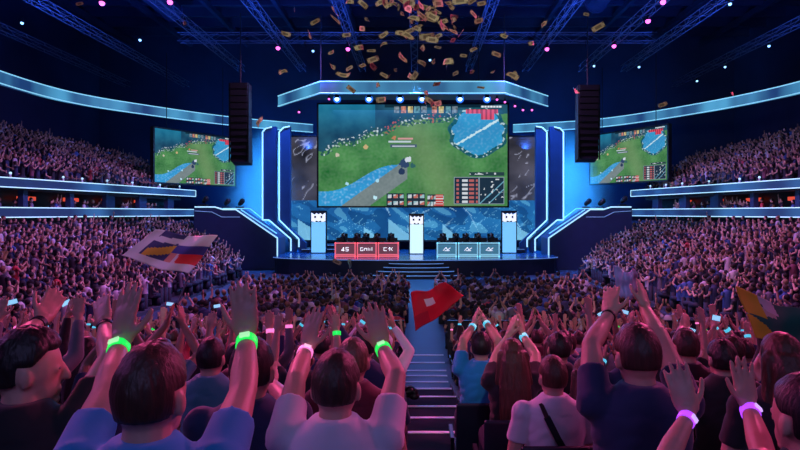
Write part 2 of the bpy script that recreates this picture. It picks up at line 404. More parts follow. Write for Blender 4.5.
H.append(hero('spectator mostly below view whose raised left hand wears a glowing purple wristband', 724, 512, 60, 'black', 'short', 'hair_black',
    {'L':((664,462),(689,415),(672,355),(.2,1,0))}, bands={'L':('purple',.026,.028)}, Dover=1.68, voxel=.006))
H.append(hero('man at the corner with short dark hair, his open palm above a purple wristband', 806, 420, 62, 'black', 'short', 'hair_black',
    {'L':((765,460),(749,408),(738,352),(.1,-1,.1))}, yaw=.2, Dover=1.7, bands={'L':('purple',.022,.028)}, voxel=.006))
H.append(hero('navy-shirted man, one hand at his cheek, between the blue-shirted and pale-shirted raising men', 252, 372, 42, 'navy', 'short', 'hair_black',
    {'R':((284,400),(272,384),(268,354),(-.4,.8,0))}, voxel=.008))
H.append(hero('man in light blue t-shirt with dark hair seated close behind the broad blue-shirted man', 211, 359, 27, 'teal', 'short', 'hair_black', {}, voxel=.009))
H.append(hero('man in slate shirt with round short dark hair under the green-banded hand', 363, 346, 24, 'navy', 'crop', 'hair_black', {}, voxel=.009))
H.append(hero('woman with long brown hair near the green and yellow flag, dark top', 781, 362, 36, 'black', 'long', 'hair_auburn', {}, voxel=.009, yaw=.2))
H.append(hero('man in black hooded top with dark hair, arms lowered, below the green and yellow flag', 722, 360, 26, 'black', 'curly', 'hair_black', {}, voxel=.009))
H.append(hero('man with dark round hair in black shirt seated in front of the lilac-shirted man', 559, 350, 22, 'black', 'short', 'hair_black', {}, voxel=.009))
H.append(hero('man with reddish swept-back hair in maroon top showing above the pale t-shirt man', 353, 362, 32, 'maroon', 'crop', 'hair_fair', {}, voxel=.009))
H.append(hero('man with curly dark hair in black shirt low beside the woman by the flag', 686, 348, 23, 'black', 'tousled', 'hair_brown',
    {'L':((676,345),(682,328),(688,312),PF)}, voxel=.009))
# strap of the bag on the lilac shirted man's back
o = H[4][0]
mb = MB(); pts = [Vector((-.09,-.05,1.055)), Vector((-.07,-.128,1.0)), Vector((-.01,-.150,.88)), Vector((.07,-.160,.74)), Vector((.15,-.142,.60)), Vector((.19,-.02,.52))]
for a, b in zip(pts[:-1], pts[1:]):
    d = (b-a).normalized(); n = Vector((a.x*.6, -1, .1)).normalized(); w = d.cross(n)*.018; t = n*.014
    mb.add([a-w-t, a+w-t, a+w+t, a-w+t, b-w-t, b+w-t, b+w+t, b-w+t], [(0,1,2,3),(4,7,6,5),(0,4,5,1),(1,5,6,2),(2,6,7,3),(3,7,4,0)])
st = ob('bag_strap', mb, 'black', o); st['label'] = 'black strap across the back'

# pose kit for the rest of the near tier (local coordinates)
def arm(side, E, W, T, n):
    s = -1 if side == 'L' else 1
    f = lambda p: Vector((s*p[0], p[1], p[2])); return [f(E), f(W), f(T), Vector((s*n[0], n[1], n[2]))]
down = ((.24,.03,.70),(.16,.26,.62),(.12,.42,.60),(0,0,-1))
wide = ((.265,.14,1.13),(.25,.23,1.37),(.235,.27,1.54),(-.2,.95,0))
wideh = ((.26,.10,1.19),(.24,.15,1.45),(.23,.19,1.63),(-.3,.95,0))
clapo = ((.24,.17,1.15),(.07,.23,1.38),(.025,.27,1.56),(-.97,.2,0))
clapf = ((.24,.16,.88),(.07,.34,1.08),(.02,.40,1.25),(-.97,.2,0))
poses = {
 'both palms up wide': (wide, wide), 'both arms stretched high': (wideh, wideh), 'clapping overhead': (clapo, clapo),
 'clapping before chest': (clapf, clapf), 'arms lowered': (down, down), 'one arm raised': (down, wideh),
 'one palm beside head': (wide, clapf)}
kit = {}
for k, (l, r) in poses.items():
    a = {'L':arm('L', *l), 'R':arm('R', *r)}
    kit[k] = dict(body=remesh(body_mb(a), 'person', .0085, 3, [M['skin']]), shirt=remesh(shirt_mb(a), 'shirt', .013, 4, [M['shirt_black']], wrinkle),
        sleeve=remesh(shirt_mb(a, 1, True), 'shirt', .013, 4, [M['shirt_black']], wrinkle),
        bands={s: ring_mb(a[s][0], a[s][1], .029, .032, .022, .006).mesh('wristband', [M['band_cyan']]) for s in 'LR'})
hairs = {k: hair_mesh(k, 0, 0, i*3.1, .010) for i, k in enumerate(('short','crop','curly','long','bun','tousled'))}
SEATS = []
def make_seat():
    t = thing('stadium_seat', 'x', 'seat')
    mb = MB(); mb.box((0,.04,.375), (.44,.42,.05)); mb.box((0,.04,.345), (.40,.38,.03)); s = ob('seat', mb, 'seat', t); b = s.modifiers.new('b','BEVEL'); b.width = .015; b.segments = 2
    mb = MB(); q = Matrix.Rotation(.12, 3, 'X'); mb.box((0,-.215,.63), (.45,.035,.44), q); s = ob('backrest', mb, 'seat', t); b = s.modifiers.new('b','BEVEL'); b.width = .015; b.segments = 3
    for x in (-1,1):
        mb = MB(); mb.box((x*.25,0,.53), (.03,.32,.03)); mb.box((x*.25,-.12,.45), (.025,.04,.16)); ob('armrest', mb, 'black', t)
        mb = MB(); mb.box((x*.19,0,.19), (.035,.05,.38)); mb.box((x*.19,0,.01), (.05,.25,.02)); ob('leg', mb, 'black', t)
    return t
seat0 = make_seat(); seat_used = False
def seat(x, y, label, group):
    global seat_used
    s = seat0 if not seat_used else copy_tree(seat0)
    seat_used = True
    s.location = (x, y, fl(y)); s['label'] = label; s['group'] = group; return s
row_words = ['first','second','third','fourth','fifth','sixth','seventh','eighth','ninth','tenth','eleventh','twelfth','thirteenth','fourteenth','fifteenth','sixteenth']
labelled = {}
def person(x, y, pose, hk, hcol, sc, skin, s, rz, band, where, sleeve):
    k = kit[pose]
    o = link('person', k['body'], None, (x, y, fl(y))); set_mat(o, skin); o.scale = (s,)*3; o.rotation_euler.z = rz
    c = link('shirt', k['sleeve' if sleeve else 'shirt'], o); set_mat(c, 'shirt_'+sc)
    c = link('hair', hairs[hk], o); set_mat(c, hcol)
    link('trousers', TROUSERS, o)
    for sd, bc in band.items(): c = link('wristband', k['bands'][sd], o); set_mat(c, 'band_'+bc)
    hw = {'short':'short','crop':'cropped','curly':'curly','long':'long','bun':'tied-up','tousled':'messy'}[hk]
    lab = '%s-haired spectator, %s %s, %s, %s' % (hw, sc, 'sweater' if sleeve else 't-shirt', pose, where)
    tag(o, lab, 'person'); labelled.setdefault(lab, []).append(o)
    return o
n_people = 0
hcols = ['hair_black']*5+['hair_brown']*4+['hair_auburn']*1+['hair_fair']*1
rows = []
D = 3.05; r = 0
while D < 15.3:
    rows.append((D, r)); D += .86; r += 1
for D, r in rows:
    half = .69*D+.15
    xs = []
    x = .78+.30
    if D < 6.2: x = .25
    while x < half+.3: xs.append((x, 'right of the stairs')); x += .56+.02*R.random()
    x = -.30-.30 if D >= 6.2 else -.33
    while x > -half-.5: xs.append((x, 'left of the stairs')); x -= .56+.02*R.random()
    for x, side in xs:
        y = D+R.uniform(-.08,.08)
        if any(abs(x-a) < .44 and abs(y-b) < .62 for a, b, c in people_spots): continue
        px = 417+x/y*F
        if px < -25 or px > 825: continue
        if y < 3.3 and (px < 90 or 200 < px < 300 or 380 < px < 500 or 560 < px < 600 or px>700): continue
        if y < 4.6 and 375 < px < 545: continue
        if R.random() < .04: continue
        near = y < 5
        ps = R.choices(list(poses), [3, 3, 4, 2.5, 3 if not near else 7, 2.5, 1.6])[0]
        if 430 < px < 475 and y < 5.6: ps = 'arms lowered'
        hk = R.choices(['short','crop','curly','long','bun','tousled'], [5,2,1,2.2,.8,2])[0]
        sc = R.choices(list(shirts), [6,4,1.2,1.6,1.8,.8,.7,.9])[0]
        skin = R.choices(['skin','skin_tan','skin_dark'], [6,3,.7])[0]
        band = {}
        if ps != 'arms lowered':
            for sd in 'LR':
                if R.random() < .22: band[sd] = R.choices(['cyan','pink','green','yellow','red'], [9,2,1,.5,.5])[0]
        wh = '%s row behind barrier, %s' % (row_words[len(rows)-1-r], side.replace('the ',''))
        person(x, y, ps, hk, R.choice(hcols), sc, skin, R.uniform(.93,1.04), R.uniform(-.22,.22), band, wh, R.random() < .3)
        people_spots.append((x, y, .25)); n_people += 1
        if (y < 5.5 and 400 < px < 600) or (y > 6 and (abs(x-.78) < .7 or abs(x+.3) < .7)):
            seat(x, y, 'dark navy seat at the stairs, %s row behind barrier, %s' % (row_words[len(rows)-1-r], side.replace('the ','')), 'seats beside the stairs')
for lab, os_ in labelled.items():
    if len(os_) > 1:
        for o in os_: o['group'] = lab
for i in (4, 5, 6, 7):
    o = H[i][0]; s = seat(o.location.x, o.location.y, ['dark navy seat behind the man with the strap','dark navy seat under the clapping man in blue','dark navy seat under the long-haired woman with the cyan wristband','dark navy seat behind the woman in the grey top'][i-4], 'seats beside the stairs')
    s.location.z = o.location.z
print('near people', n_people+len(H))

# ------------------------------------------------------------------ distant crowd: one countless mass
def fig(pose):
    mb = MB(); 
    SH, SK, HR, TR = (1,0,0), (0,1,0), (0,0,1), (1,1,0)
    n = 7
    def lf(rings, col):
        vs = []; fs = []
        for c, rx, ry in rings:
            for i in range(n):
                t = 2*math.pi*i/n; vs.append((c[0]+rx*math.cos(t), c[1]+ry*math.sin(t), c[2]))
        for j in range(len(rings)-1): fs.extend([(j*n+i, j*n+(i+1)%n, (j+1)*n+(i+1)%n, (j+1)*n+i) for i in range(n)])
        fs.append(tuple(range((len(rings)-1)*n, len(rings)*n))); mb.add(vs, fs, col)
    stand = pose.startswith('s'); dz = .22 if stand else 0
    lf([((0,0,.42+dz),.17,.13),((0,0,.75+dz),.16,.12),((0,0,.98+dz),.19,.11),((0,0,1.06+dz),.07,.06)], SH)
    if stand: lf([((-.09,0,0),.08,.09),((-.08,0,.66),.09,.11)], TR); lf([((.09,0,0),.08,.09),((.08,0,.66),.09,.11)], TR)
    else: mb.box((0,.22,.48), (.34,.44,.16), None, TR); mb.box((0,.40,.22), (.3,.14,.44), None, TR)
    hc = (0,.02,1.21+dz)
    mb.ell(hc, (.078,.09,.115), None, 7, 5, SK); mb.ell((0,-.012,1.245+dz), (.088,.095,.10), None, 7, 5, HR)
    def limb(a, b, ra, rb, col): mb.cone(a, b, ra, rb, 5, False, col)
    for s in (-1,1):
        p = pose[1] if s < 0 else pose[2]
        E, W, T = {'d':((.24,.02,.74),(.2,.22,.66),(.18,.3,.64)), 'u':((.27,.1,1.17),(.25,.14,1.42),(.24,.16,1.58)), 'c':((.24,.16,1.13),(.07,.22,1.36),(.03,.24,1.52)), 'f':((.25,.14,.84),(.08,.32,1.02),(.04,.36,1.16))}[p]
        g = lambda q: (s*q[0], q[1], q[2]+dz)
        sh = (s*.17, 0, .99+dz); mid = tuple((a+b)/2 for a, b in zip(sh, g(E)))
        limb(sh, mid, .062, .056, SH); limb(mid, g(E), .05, .042, SK); limb(g(E), g(W), .042, .03, SK)
        mb.ell(tuple((a+b)/2 for a, b in zip(g(W), g(T))), (.03,.03,.085), None, 5, 4, SK)
    return mb
figs = [fig(p) for p in ('xdd','xdd','xff','xcc','xuu','xdu','scc','suu','sdd','sff','suf','xfd')]
figdat = []
for m in figs:
    figdat.append((np.array(m.v), m.f, np.array(m.c)))
CV, CF, CC = [], [], []; cbase = 0; ccount = 0
cloth_pal = [((.015,.015,.03),9),((.025,.04,.11),5),((.6,.55,.68),3.3),((.16,.15,.22),2.5),((.5,.05,.07),.7),((.05,.13,.38),1.4),((.2,.07,.12),1.2),((.4,.3,.14),.3),((.62,.62,.7),1)]
skin_pal = [((.62,.38,.31),5),((.45,.26,.2),3),((.26,.15,.11),1)]
hair_pal = [((.015,.012,.012),5),((.05,.026,.018),3),((.16,.08,.05),1),((.3,.2,.12),.3)]
pick = lambda pal: np.array(R.choices([p[0] for p in pal], [p[1] for p in pal])[0])
def crowd(x, y, z, rz, kinds):
    global cbase, ccount
    V, Fc, K = figdat[R.choice(kinds)]
    s = R.uniform(.92,1.07); c, sn = math.cos(rz), math.sin(rz)
    W = np.empty_like(V); W[:,0] = (V[:,0]*c-V[:,1]*sn)*s+x; W[:,1] = (V[:,0]*sn+V[:,1]*c)*s+y; W[:,2] = V[:,2]*s+z
    sh, sk, hr, tr = pick(cloth_pal), pick(skin_pal), pick(hair_pal), np.array((.02,.025,.05))
    col = np.where((K == (1,1,0)).all(1)[:,None], tr, K[:,:1]*sh+K[:,1:2]*sk+K[:,2:]*hr)
    CV.append(W); CF.extend([tuple(cbase+i for i in f) for f in Fc]); CC.append(col); cbase += len(V); ccount += 1
SEATED = [0,1,0,1,0,0,1,0,1,2,2,3,5]; MIX = [0,1,2,0,1,5,8,9,8,10,8,9,2,0,8,3]
# floor block in front of the stage
y = 18.1
while y < 28.2:
    for side in (-1,1):
        x = .78+.3 if side > 0 else .30+.3
        lim = 7.7
        while x < lim:
            if R.random() > .05: crowd(side*x+R.uniform(-.05,.05), y+R.uniform(-.1,.1), 0, R.uniform(-.3,.3), SEATED)
            x += .5
    y += .82
# raked stands: front edge A0->A1, back edge B0->B1 given in world points
def stand(A0, A1, B0, B1, nrow, spacing, face, kinds, fill=.95):
    A0, A1, B0, B1 = map(Vector, (A0, A1, B0, B1))
    for r in range(nrow):
        t = (r+.5)/nrow; a, b = A0.lerp(B0, t), A1.lerp(B1, t); zz = (A0.lerp(B0, r/nrow).z, A1.lerp(B1, r/nrow).z)
        n = int((b-a).length/spacing)
        for i in range(n):
            if R.random() > fill: continue
            p = a.lerp(b, (i+.5+R.uniform(-.12,.12))/n); u = (i+.5)/n
            z = zz[0]*(1-u)+zz[1]*u
            px = 417+p.x/p.y*F
            if px < -40 or px > 840: continue
            rz = math.atan2(-(-p.x*.9), 44-p.y) if False else -math.atan2(0-p.x, 44-p.y)
            crowd(p.x, p.y, z, rz+R.uniform(-.3,.3), kinds)
def stand_struct(name, A0, A1, B0, B1, nrow, m='tier'):
    th = -.5 if 'stand' in name else -.2
    A0, A1, B0, B1 = map(Vector, (A0, A1, B0, B1)); mb = MB()
    for r in range(nrow):
        a, b = A0.lerp(B0, r/nrow), A1.lerp(B1, r/nrow); c, d = A0.lerp(B0, (r+1)/nrow), A1.lerp(B1, (r+1)/nrow)
        c = Vector((c.x, c.y, a.z)); d = Vector((d.x, d.y, b.z)); h = Vector((0,0,th))
        mb.add([a,b,d,c,a+h,b+h,d+h,c+h], [(0,1,2,3),(7,6,5,4),(0,4,5,1),(1,5,6,2),(2,6,7,3),(3,7,4,0)])
    return struct(name, mb, m)
def mir(p, c=-.3): return Vector((2*c-p[0], p[1], p[2]))
LS = [Vector((-11.2,12.5,.15)), Vector((-10.9,37.5,.15)), Vector((-21.3,27,2.35)), Vector((-18.3,48,2.25))]
LS[2] = Vector((-21.5,22,2.75)); LS[3] = Vector((-18.4,47.5,2.45))
US = [Vector((-21.5,29,5.62)), Vector((-18.5,47,5.35)), Vector((-30.5,33,10.1)), Vector((-26.0,56,8.2))]
for nm, q, nr, sp in (('stand', LS, 13, .46), ('upper', US, 13, .5)):
    for sd in ('left','right'):
        pts = q if sd == 'left' else [mir(p) for p in q]
        stand_struct('floor_%s_%s' % (nm, sd), *pts, nr)
        stand(*pts, nr, sp, 0, MIX)
# people in the boxes between the two balcony bands
for sd in (-1,1):
    for i in range(46):
        t = R.random()*.86; p = Vector((-22.0,29,3.65)).lerp(Vector((-18.9,47,3.65)), t)
        if sd > 0: p = mir(p)
        crowd(p.x, p.y, CZ-.55, -math.atan2(-p.x, 44-p.y), SEATED)
mb = MB(); V = np.concatenate(CV); K = np.concatenate(CC)
me = bpy.data.meshes.new('spectator_crowd'); me.from_pydata(V.tolist(), [], CF); me.materials.append(M['crowd'])
at = me.color_attributes.new('Col', 'FLOAT_COLOR', 'CORNER'); tot = np.fromiter((len(f) for f in CF), dtype=np.int32)
at.data.foreach_set('color', np.repeat(np.hstack([K, np.ones((len(K),1))]).astype(np.float32), tot, axis=0).ravel())
me.shade_smooth()
o = link('spectator_crowd', me); o['kind'] = 'stuff'
tag(o, 'distant mass of spectators filling the floor block, side stands, boxes and upper stands', 'crowd'); o['kind'] = 'stuff'
print('crowd', ccount, len(CF))

# ------------------------------------------------------------------ setting
mb = MB(); mb.box((0,25,-.1), (90,90,.2)); struct('floor', mb, 'floor')
mb = MB(); mb.box((0,30,CZ+19), (90,100,.4))
for i in range(26): mb.box((0,-8+i*3,CZ+18.4), (86,.3,.8))
for i in range(15): mb.box((-42+i*6,30,CZ+17.9), (.35,80,.5))
struct('ceiling', mb, 'ceil')
mb = MB(); mb.box((0,64,11), (90,.6,26)); struct('wall_back', mb, 'wall')
for sd, x in (('left',-34), ('right',34)):
    mb = MB(); mb.box((x,28,11), (.6,84,26)); struct('wall_'+sd, mb, 'wall')
# near tier terraces and the stairs
mb = MB(); D = .3
ts = []
while D < 14.7: ts.append(D); D += .86
for D in ts:
    h = fl(D+.55)
    if h <= 0: continue
    if D < 6: mb.box((0,D+.43,h/2), (26,.86,h))
    else:
        w = 13-.3; mb.box((-.3-w/2,D+.43,h/2), (w,.86,h)); mb.box((.78+w/2,D+.43,h/2), (w,.86,h))
struct('floor_tier', mb, 'tier')
def aisleD(py):
    lo, hi = 5.0, 40.0
    for _ in range(50):
        m_ = (lo+hi)/2
        if CZ-fl(m_) - (py-213)/F*m_ > 0: lo = m_
        else: hi = m_
    # depth at which the ramp meets this image row
    return lo
sd_ = []
for py in (452, 431.8,417.3,406,396.4,388.4,381.6,375.6,370.4,362.5,354.9):
    best = min((abs(213+F*(CZ-fl(d/50))/(d/50)-py), d/50) for d in range(300, 1100)); sd_.append(best[1])
t = thing('aisle_stairs', 'broad dark stairs with pale step edges running down between the seat blocks', 'stairs', (.24, sd_[0], 0))
mb = MB(); prev = 5.9
for i, D in enumerate(sd_):
    h = fl(D); nxt = D
    if h > 0: mb.box((.24,(prev+nxt)/2,h/2), (1.08,nxt-prev,h))
    nb = MB(); nb.box((.24,D-.04,h+.006), (1.06,.075 if D < 12 else .10,.014)); ob('step_edge', rel(nb, t.location), 'nosing', t)
    prev = nxt
ob('treads', rel(mb, t.location), 'step', t)
# low barrier between near tier and the floor block
i = 0
for side in (-1,1):
    x = .35 if side < 0 else .85
    while x < 10.5:
        l = Vector((side*(x+.62), 17.0, 0)); t = thing('barrier_panel', 'dark crowd barrier panel, %s from the stairs on the %s' % (row_words[int((x)/1.25)], 'left' if side < 0 else 'right'), 'barrier', l, 'crowd barriers before the floor block')
        mb = MB(); mb.box((0,0,.55), (1.2,.05,1.0)); ob('panel', mb, 'seat', t)
        mb = MB(); mb.box((0,0,1.08), (1.22,.09,.06)); ob('top_rail', mb, 'black', t)
        for s in (-1,1): mb = MB(); mb.box((s*.5,0,.03), (.06,.5,.06)); ob('foot', mb, 'black', t)
        x += 1.25
# black bag on the steps
D = 11.0; l = Vector((-.12,10.9,fl(10.6)+.0)); t = thing('backpack', 'crumpled black bag lying on the stairs at their left edge', 'bag', l)
bm = MB(); 
for i in range(14): bm.ell((R.uniform(-.11,.11), R.uniform(-.08,.08), R.uniform(.06,.2)), (R.uniform(.05,.11),R.uniform(.05,.09),R.uniform(.04,.09)), None, 10, 8)
link('bag_body', remesh(bm, 'bag_body', .015, 1, [M['black']]), t); ob('strap', MB().tube([(-.08,-.1,.18),(-.03,-.16,.28),(.05,-.15,.27),(.09,-.09,.18)], .012, 6), 'black', t)

# ------------------------------------------------------------------ stage
SZ = 1.1
def curve_front(w, d0, d1, n=24):
    return [(-.1+w*math.sin(a), d1-(d1-d0)*math.cos(a)) for a in [(-1+2*i/n)*math.pi/2 for i in range(n+1)]]
t = thing('stage', 'wide glossy blue stage with dark curved front face', 'stage', (0,45,0))
poly = [(x, y) for x, y in curve_front(9.9, 38.9, 42)] + [(9.8,53), (-10,53)]
mb = MB(); mb.prism([(x,y,SZ-.08) for x,y in poly], (0,0,.08)); ob('deck', rel(mb, t.location), 'stage', t)
mb = MB(); mb.prism([(x*.995,y+.03,0) for x,y in poly], (0,0,SZ-.08)); ob('skirt', rel(mb, t.location), 'stageface', t)
mb = MB(); cf = curve_front(9.93, 38.86, 41.95); mb.tube([(x,y,SZ-.02) for x,y in cf], .02); ob('edge_strip', rel(mb, t.location), 'led_dim', t)
t = thing('stage_steps', 'curved central steps with pale edges leading up to the stage', 'steps', (0,38,0))
for k, hw in enumerate((2.75,2.42,2.1,1.78)):
    z1 = .88-(k*.22) if False else .22*(k+1); dy = 38.95-(4-k)*.36
    pl = [(-.05+hw*1.0*math.sin(a)*1.0, dy+.45-.45*math.cos(a)) for a in [(-1+2*i/16)*math.pi/2 for i in range(17)]] + [(hw-.05,39.6),(-hw-.05,39.6)]
    mb = MB(); mb.prism([(x,y,z1-.22) for x,y in pl], (0,0,.22)); s = ob('step', rel(mb, t.location), 'stageface', t)
    mb = MB(); mb.tube([(x,y-.012,z1-.01) for x,y in pl[:17]], .022); ob('step_edge', rel(mb, Vector(t.location)), 'led_dim', s)
# side risers of the stage
for sd in (-1,1):
    t = thing('stage_riser', 'low two-level riser with thin light lines at the %s of the stage' % ('left' if sd < 0 else 'right'), 'riser', (sd*8-.3,47,SZ))
    for k in range(2):
        mb = MB(); mb.box((sd*(7.2-.3*k)-.3, 47.2+k*.8, SZ+.28*(k+.5)), (2.7-k*.5,2.4,.28)); ob('platform', rel(mb, t.location), 'stageface', t)
        mb = MB(); mb.box((sd*(7.2-.3*k)-.3, 45.98+k*.8, SZ+.28*(k+1)-.02), (2.7-k*.5,.03,.035)); ob('light_strip', rel(mb, t.location), 'led_dim', t)
# portals of light at each side
def mx(px): return 826-px
for sd in ('left','right'):
    f = (lambda p: p) if sd == 'left' else mx
    t = thing('light_portal', 'tall dark portal outlined in cyan light lines at the %s of the stage' % sd, 'portal', P(f(270),250,46))
    g = lambda x, y, D=46.5: P(f(x), y, D)
    for poly in ([(262.7,131),(268,126.5),(276,126.5),(276,131),(276,222),(296,240),(296,252),(291,252),(291,239),(269,220),(262.7,220)],
                 [(279.3,131),(284,126.5),(290,126.5),(290,228),(306,243),(306,252),(299,252),(299,239),(279.3,220)]):
        mb = MB(); mb.prism([g(x,y) for x,y in poly], (0,.5,0)); ob('column_panel', rel(mb, t.location), 'navy', t)
    for pts in ([(272,127),(266,128.5),(262.7,132),(262.7,220),(269,220),(291,239),(291,251)], [(290,126.5),(284,127.5),(279.3,132),(279.3,220),(299,239),(299,247)]):
        mb = MB(); mb.tube([g(x,y)-Vector((0,.06,0)) for x,y in pts], .055, 6); ob('led_strip', rel(mb, t.location), 'led_white', t)
    t = thing('side_ramp', 'stepped dark ramp edged in pale light descending towards the stage %s' % sd, 'ramp', P(f(240),255,43))
    g = lambda x, y, D=43.5: P(f(x), y, D)
    mb = MB(); mb.prism([g(x,y) for x,y in [(194,207),(215,207),(223,209.5),(236,209.5),(277.5,238),(277.5,270),(194,270)]], (0,2.6,0)); ob('side_panel', rel(mb, t.location), 'navy', t)
    for pts, m, r in (([(195,207),(215,207),(223,209.5),(236,209.5),(277.5,238),(277.5,256)],'led_white',.05), ([(241,209.5),(277,233.5)],'led_cyan',.04), ([(223,208.5),(250,208.5),(262,218)],'led_cyan',.035), ([(195,211),(212,212),(222,217),(240,217)],'led_dim',.025)):
        mb = MB(); dz = -.06 if m != 'led_cyan' else .3
        mb.tube([g(x,y,43.5+(0 if m != 'led_cyan' else 0))+Vector((0,-.05,0)) for x,y in pts], r, 6); ob('led_strip', rel(mb, t.location), m, t)
    for k, (x, y) in enumerate(((204,204),(226,206),(240,206.5))):
        t = thing('moving_head_light', 'small dark moving head lamp, %s on the %s ramp platform' % (('outermost','middle','innermost')[k], sd), 'stage light', P(f(x),207+1.0*(k>0)*2.4,44.2))
        ob('base', MB().box((0,0,.1), (.5,.4,.2)), 'black', t); ob('head', MB().cap((0,0,.42), (.2,-.1,.62), .16, .2, 10), 'black', t, True)
# LED backdrop picture
def hsh(i): return R.random()
shards = []
for i in range(46):
    a = (R.random(), R.random()); ang = R.choice([-.9,-1.1,.9,1.2,.6,-.6,1.5])+R.uniform(-.2,.2); l = R.uniform(.04,.2); w = R.uniform(.003,.012)
    shards.append((a[0], a[1], math.cos(ang), math.sin(ang), l, w, R.uniform(.3,1)))
def backdrop_paint(u, v):
    # u,v in metres-ish aspect 2.45:1 ; v down
    n = mnoise.fractal(Vector((u*7, v*4, 1.3)), 1.0, 2.0, 4)
    n2 = mnoise.noise(Vector((u*16-v*9, v*7+u*3, 4)))
    side = u < .125 or u > .875
    if v < .62 and side:
        b = .055+.05*n; c = np.array((.9*b, .85*b, 1.15*b))
        k = mnoise.noise(Vector((u*26+v*3, v*5, 2))); k2 = abs(mnoise.noise(Vector((u*30+v*9, v*12, 7))))
        if k > .12 and k2 < .10: c = c+np.array((.26,.28,.38))*(1-k2*9)
    else:
        b = .5+.5*n; c = np.array((.008+.012*b, .07+.12*b, .26+.22*b))
        if n2 > .10: c = c*(.55)+np.array((0,.005,.04))
        st = abs(mnoise.noise(Vector((u*40+v*22, v*9-u*6, 8))))
        if st < .05 and n > -.05: c = c+np.array((.10,.26,.32))*(1-st*20)
        if n2 < -.30: c = c+np.array((.05,.16,.18))
        for sx, sy, dx, dy, l, w, br in shards:
            ex, ey = (u-sx)*2.45, (v-sy); t = ex*dx+ey*dy
            if abs(t) < l and abs(-ex*dy+ey*dx) < w*(1-abs(t)/l): c = c+np.array((.25,.42,.45))*br
        for cx, wd, tp in ((.03,.10,.80),(.30,.07,.86),(.40,.09,.80),(.62,.08,.84),(.90,.1,.82)):       # pale ice low on the picture
            q = (u-cx)/wd
            if 0 < q < 1 and v > tp+.16*q+.02*n: c = c*.35+np.array((.16,.42,.60))
    return c
def paint_grid(nx, ny, w, h, fn):
    us = [i/nx for i in range(nx+1)]; vs = [(u*w-w/2, 0, h-(j/ny)*h) for j in range(ny+1) for u in us]
    fs = [(j*(nx+1)+i, (j+1)*(nx+1)+i, (j+1)*(nx+1)+i+1, j*(nx+1)+i+1) for j in range(ny) for i in range(nx)]
    cols = [tuple(max(0, min(1.2, c)) for c in fn((i+.5)/nx, (j+.5)/ny)) for j in range(ny) for i in range(nx)]
    mb = MB(); mb.v = vs; mb.f = fs; mb.c = cols; mb.mi = [0]*len(fs); return mb
BD = 50.0; w = (536-290)/F*BD; h = (240-137)/F*BD; cx = ((290+536)/2-417)/F*BD; zb = P(0,240,BD).z
t = thing('led_backdrop', 'tall blue LED wall with icy shard artwork behind the stage', 'screen wall', (cx,BD,zb))
ob('picture', paint_grid(250, 104, w, h, backdrop_paint), 'art', t)
mb = MB(); mb.box((0,.2,h/2), (w+.3,.36,h+.3)); ob('frame', mb, 'black', t)
# light boxes with emblem
for k, (x0, x1, y0, y1, D, nm) in enumerate(((311.5,325.5,211,239,45.4,'left end of the backdrop'),(410,423,214,246,44.5,'centre of the stage'),(502.5,516,211,238,45.4,'right end of the backdrop'))):
    a = P(x0,y1,D); b = P(x1,y0,D); w = b.x-a.x; h = b.z-a.z
    t = thing('lightbox_totem', 'glowing white-blue lightbox totem with eared emblem at the %s' % nm, 'lightbox', ((a.x+b.x)/2, D, a.z))
    t.location.z = SZ if k == 1 else SZ+.0; h = b.z-t.location.z
    ob('casing', MB().box((0,.15,h/2), (w+.16,.3,h+.06)), 'black', t)
    ob('light_panel', MB().box((0,-.02,h*.38), (w,.06,h*.72)), 'glow_white' if k == 1 else 'glow_blue', t)
    s = w/2; e = MB(); e.prism([(x*s, -.02, h*.76+z*h*.2) for x, z in ((-1,0),(-1,1),(-.55,.75),(-.3,.95),(0,.8),(.3,.95),(.55,.75),(1,1),(1,0),(.5,-.1),(.3,.1),(0,-.05),(-.3,.1),(-.5,-.1))], (0,-.07,0))
    em = ob('emblem', e, 'logo_white', t)
    for s_ in (-1,1): ob('emblem_eye', MB().box((s_*s*.45,-.10,h*.76+.10*h), (s*.26,.03,h*.05)), 'black', em)
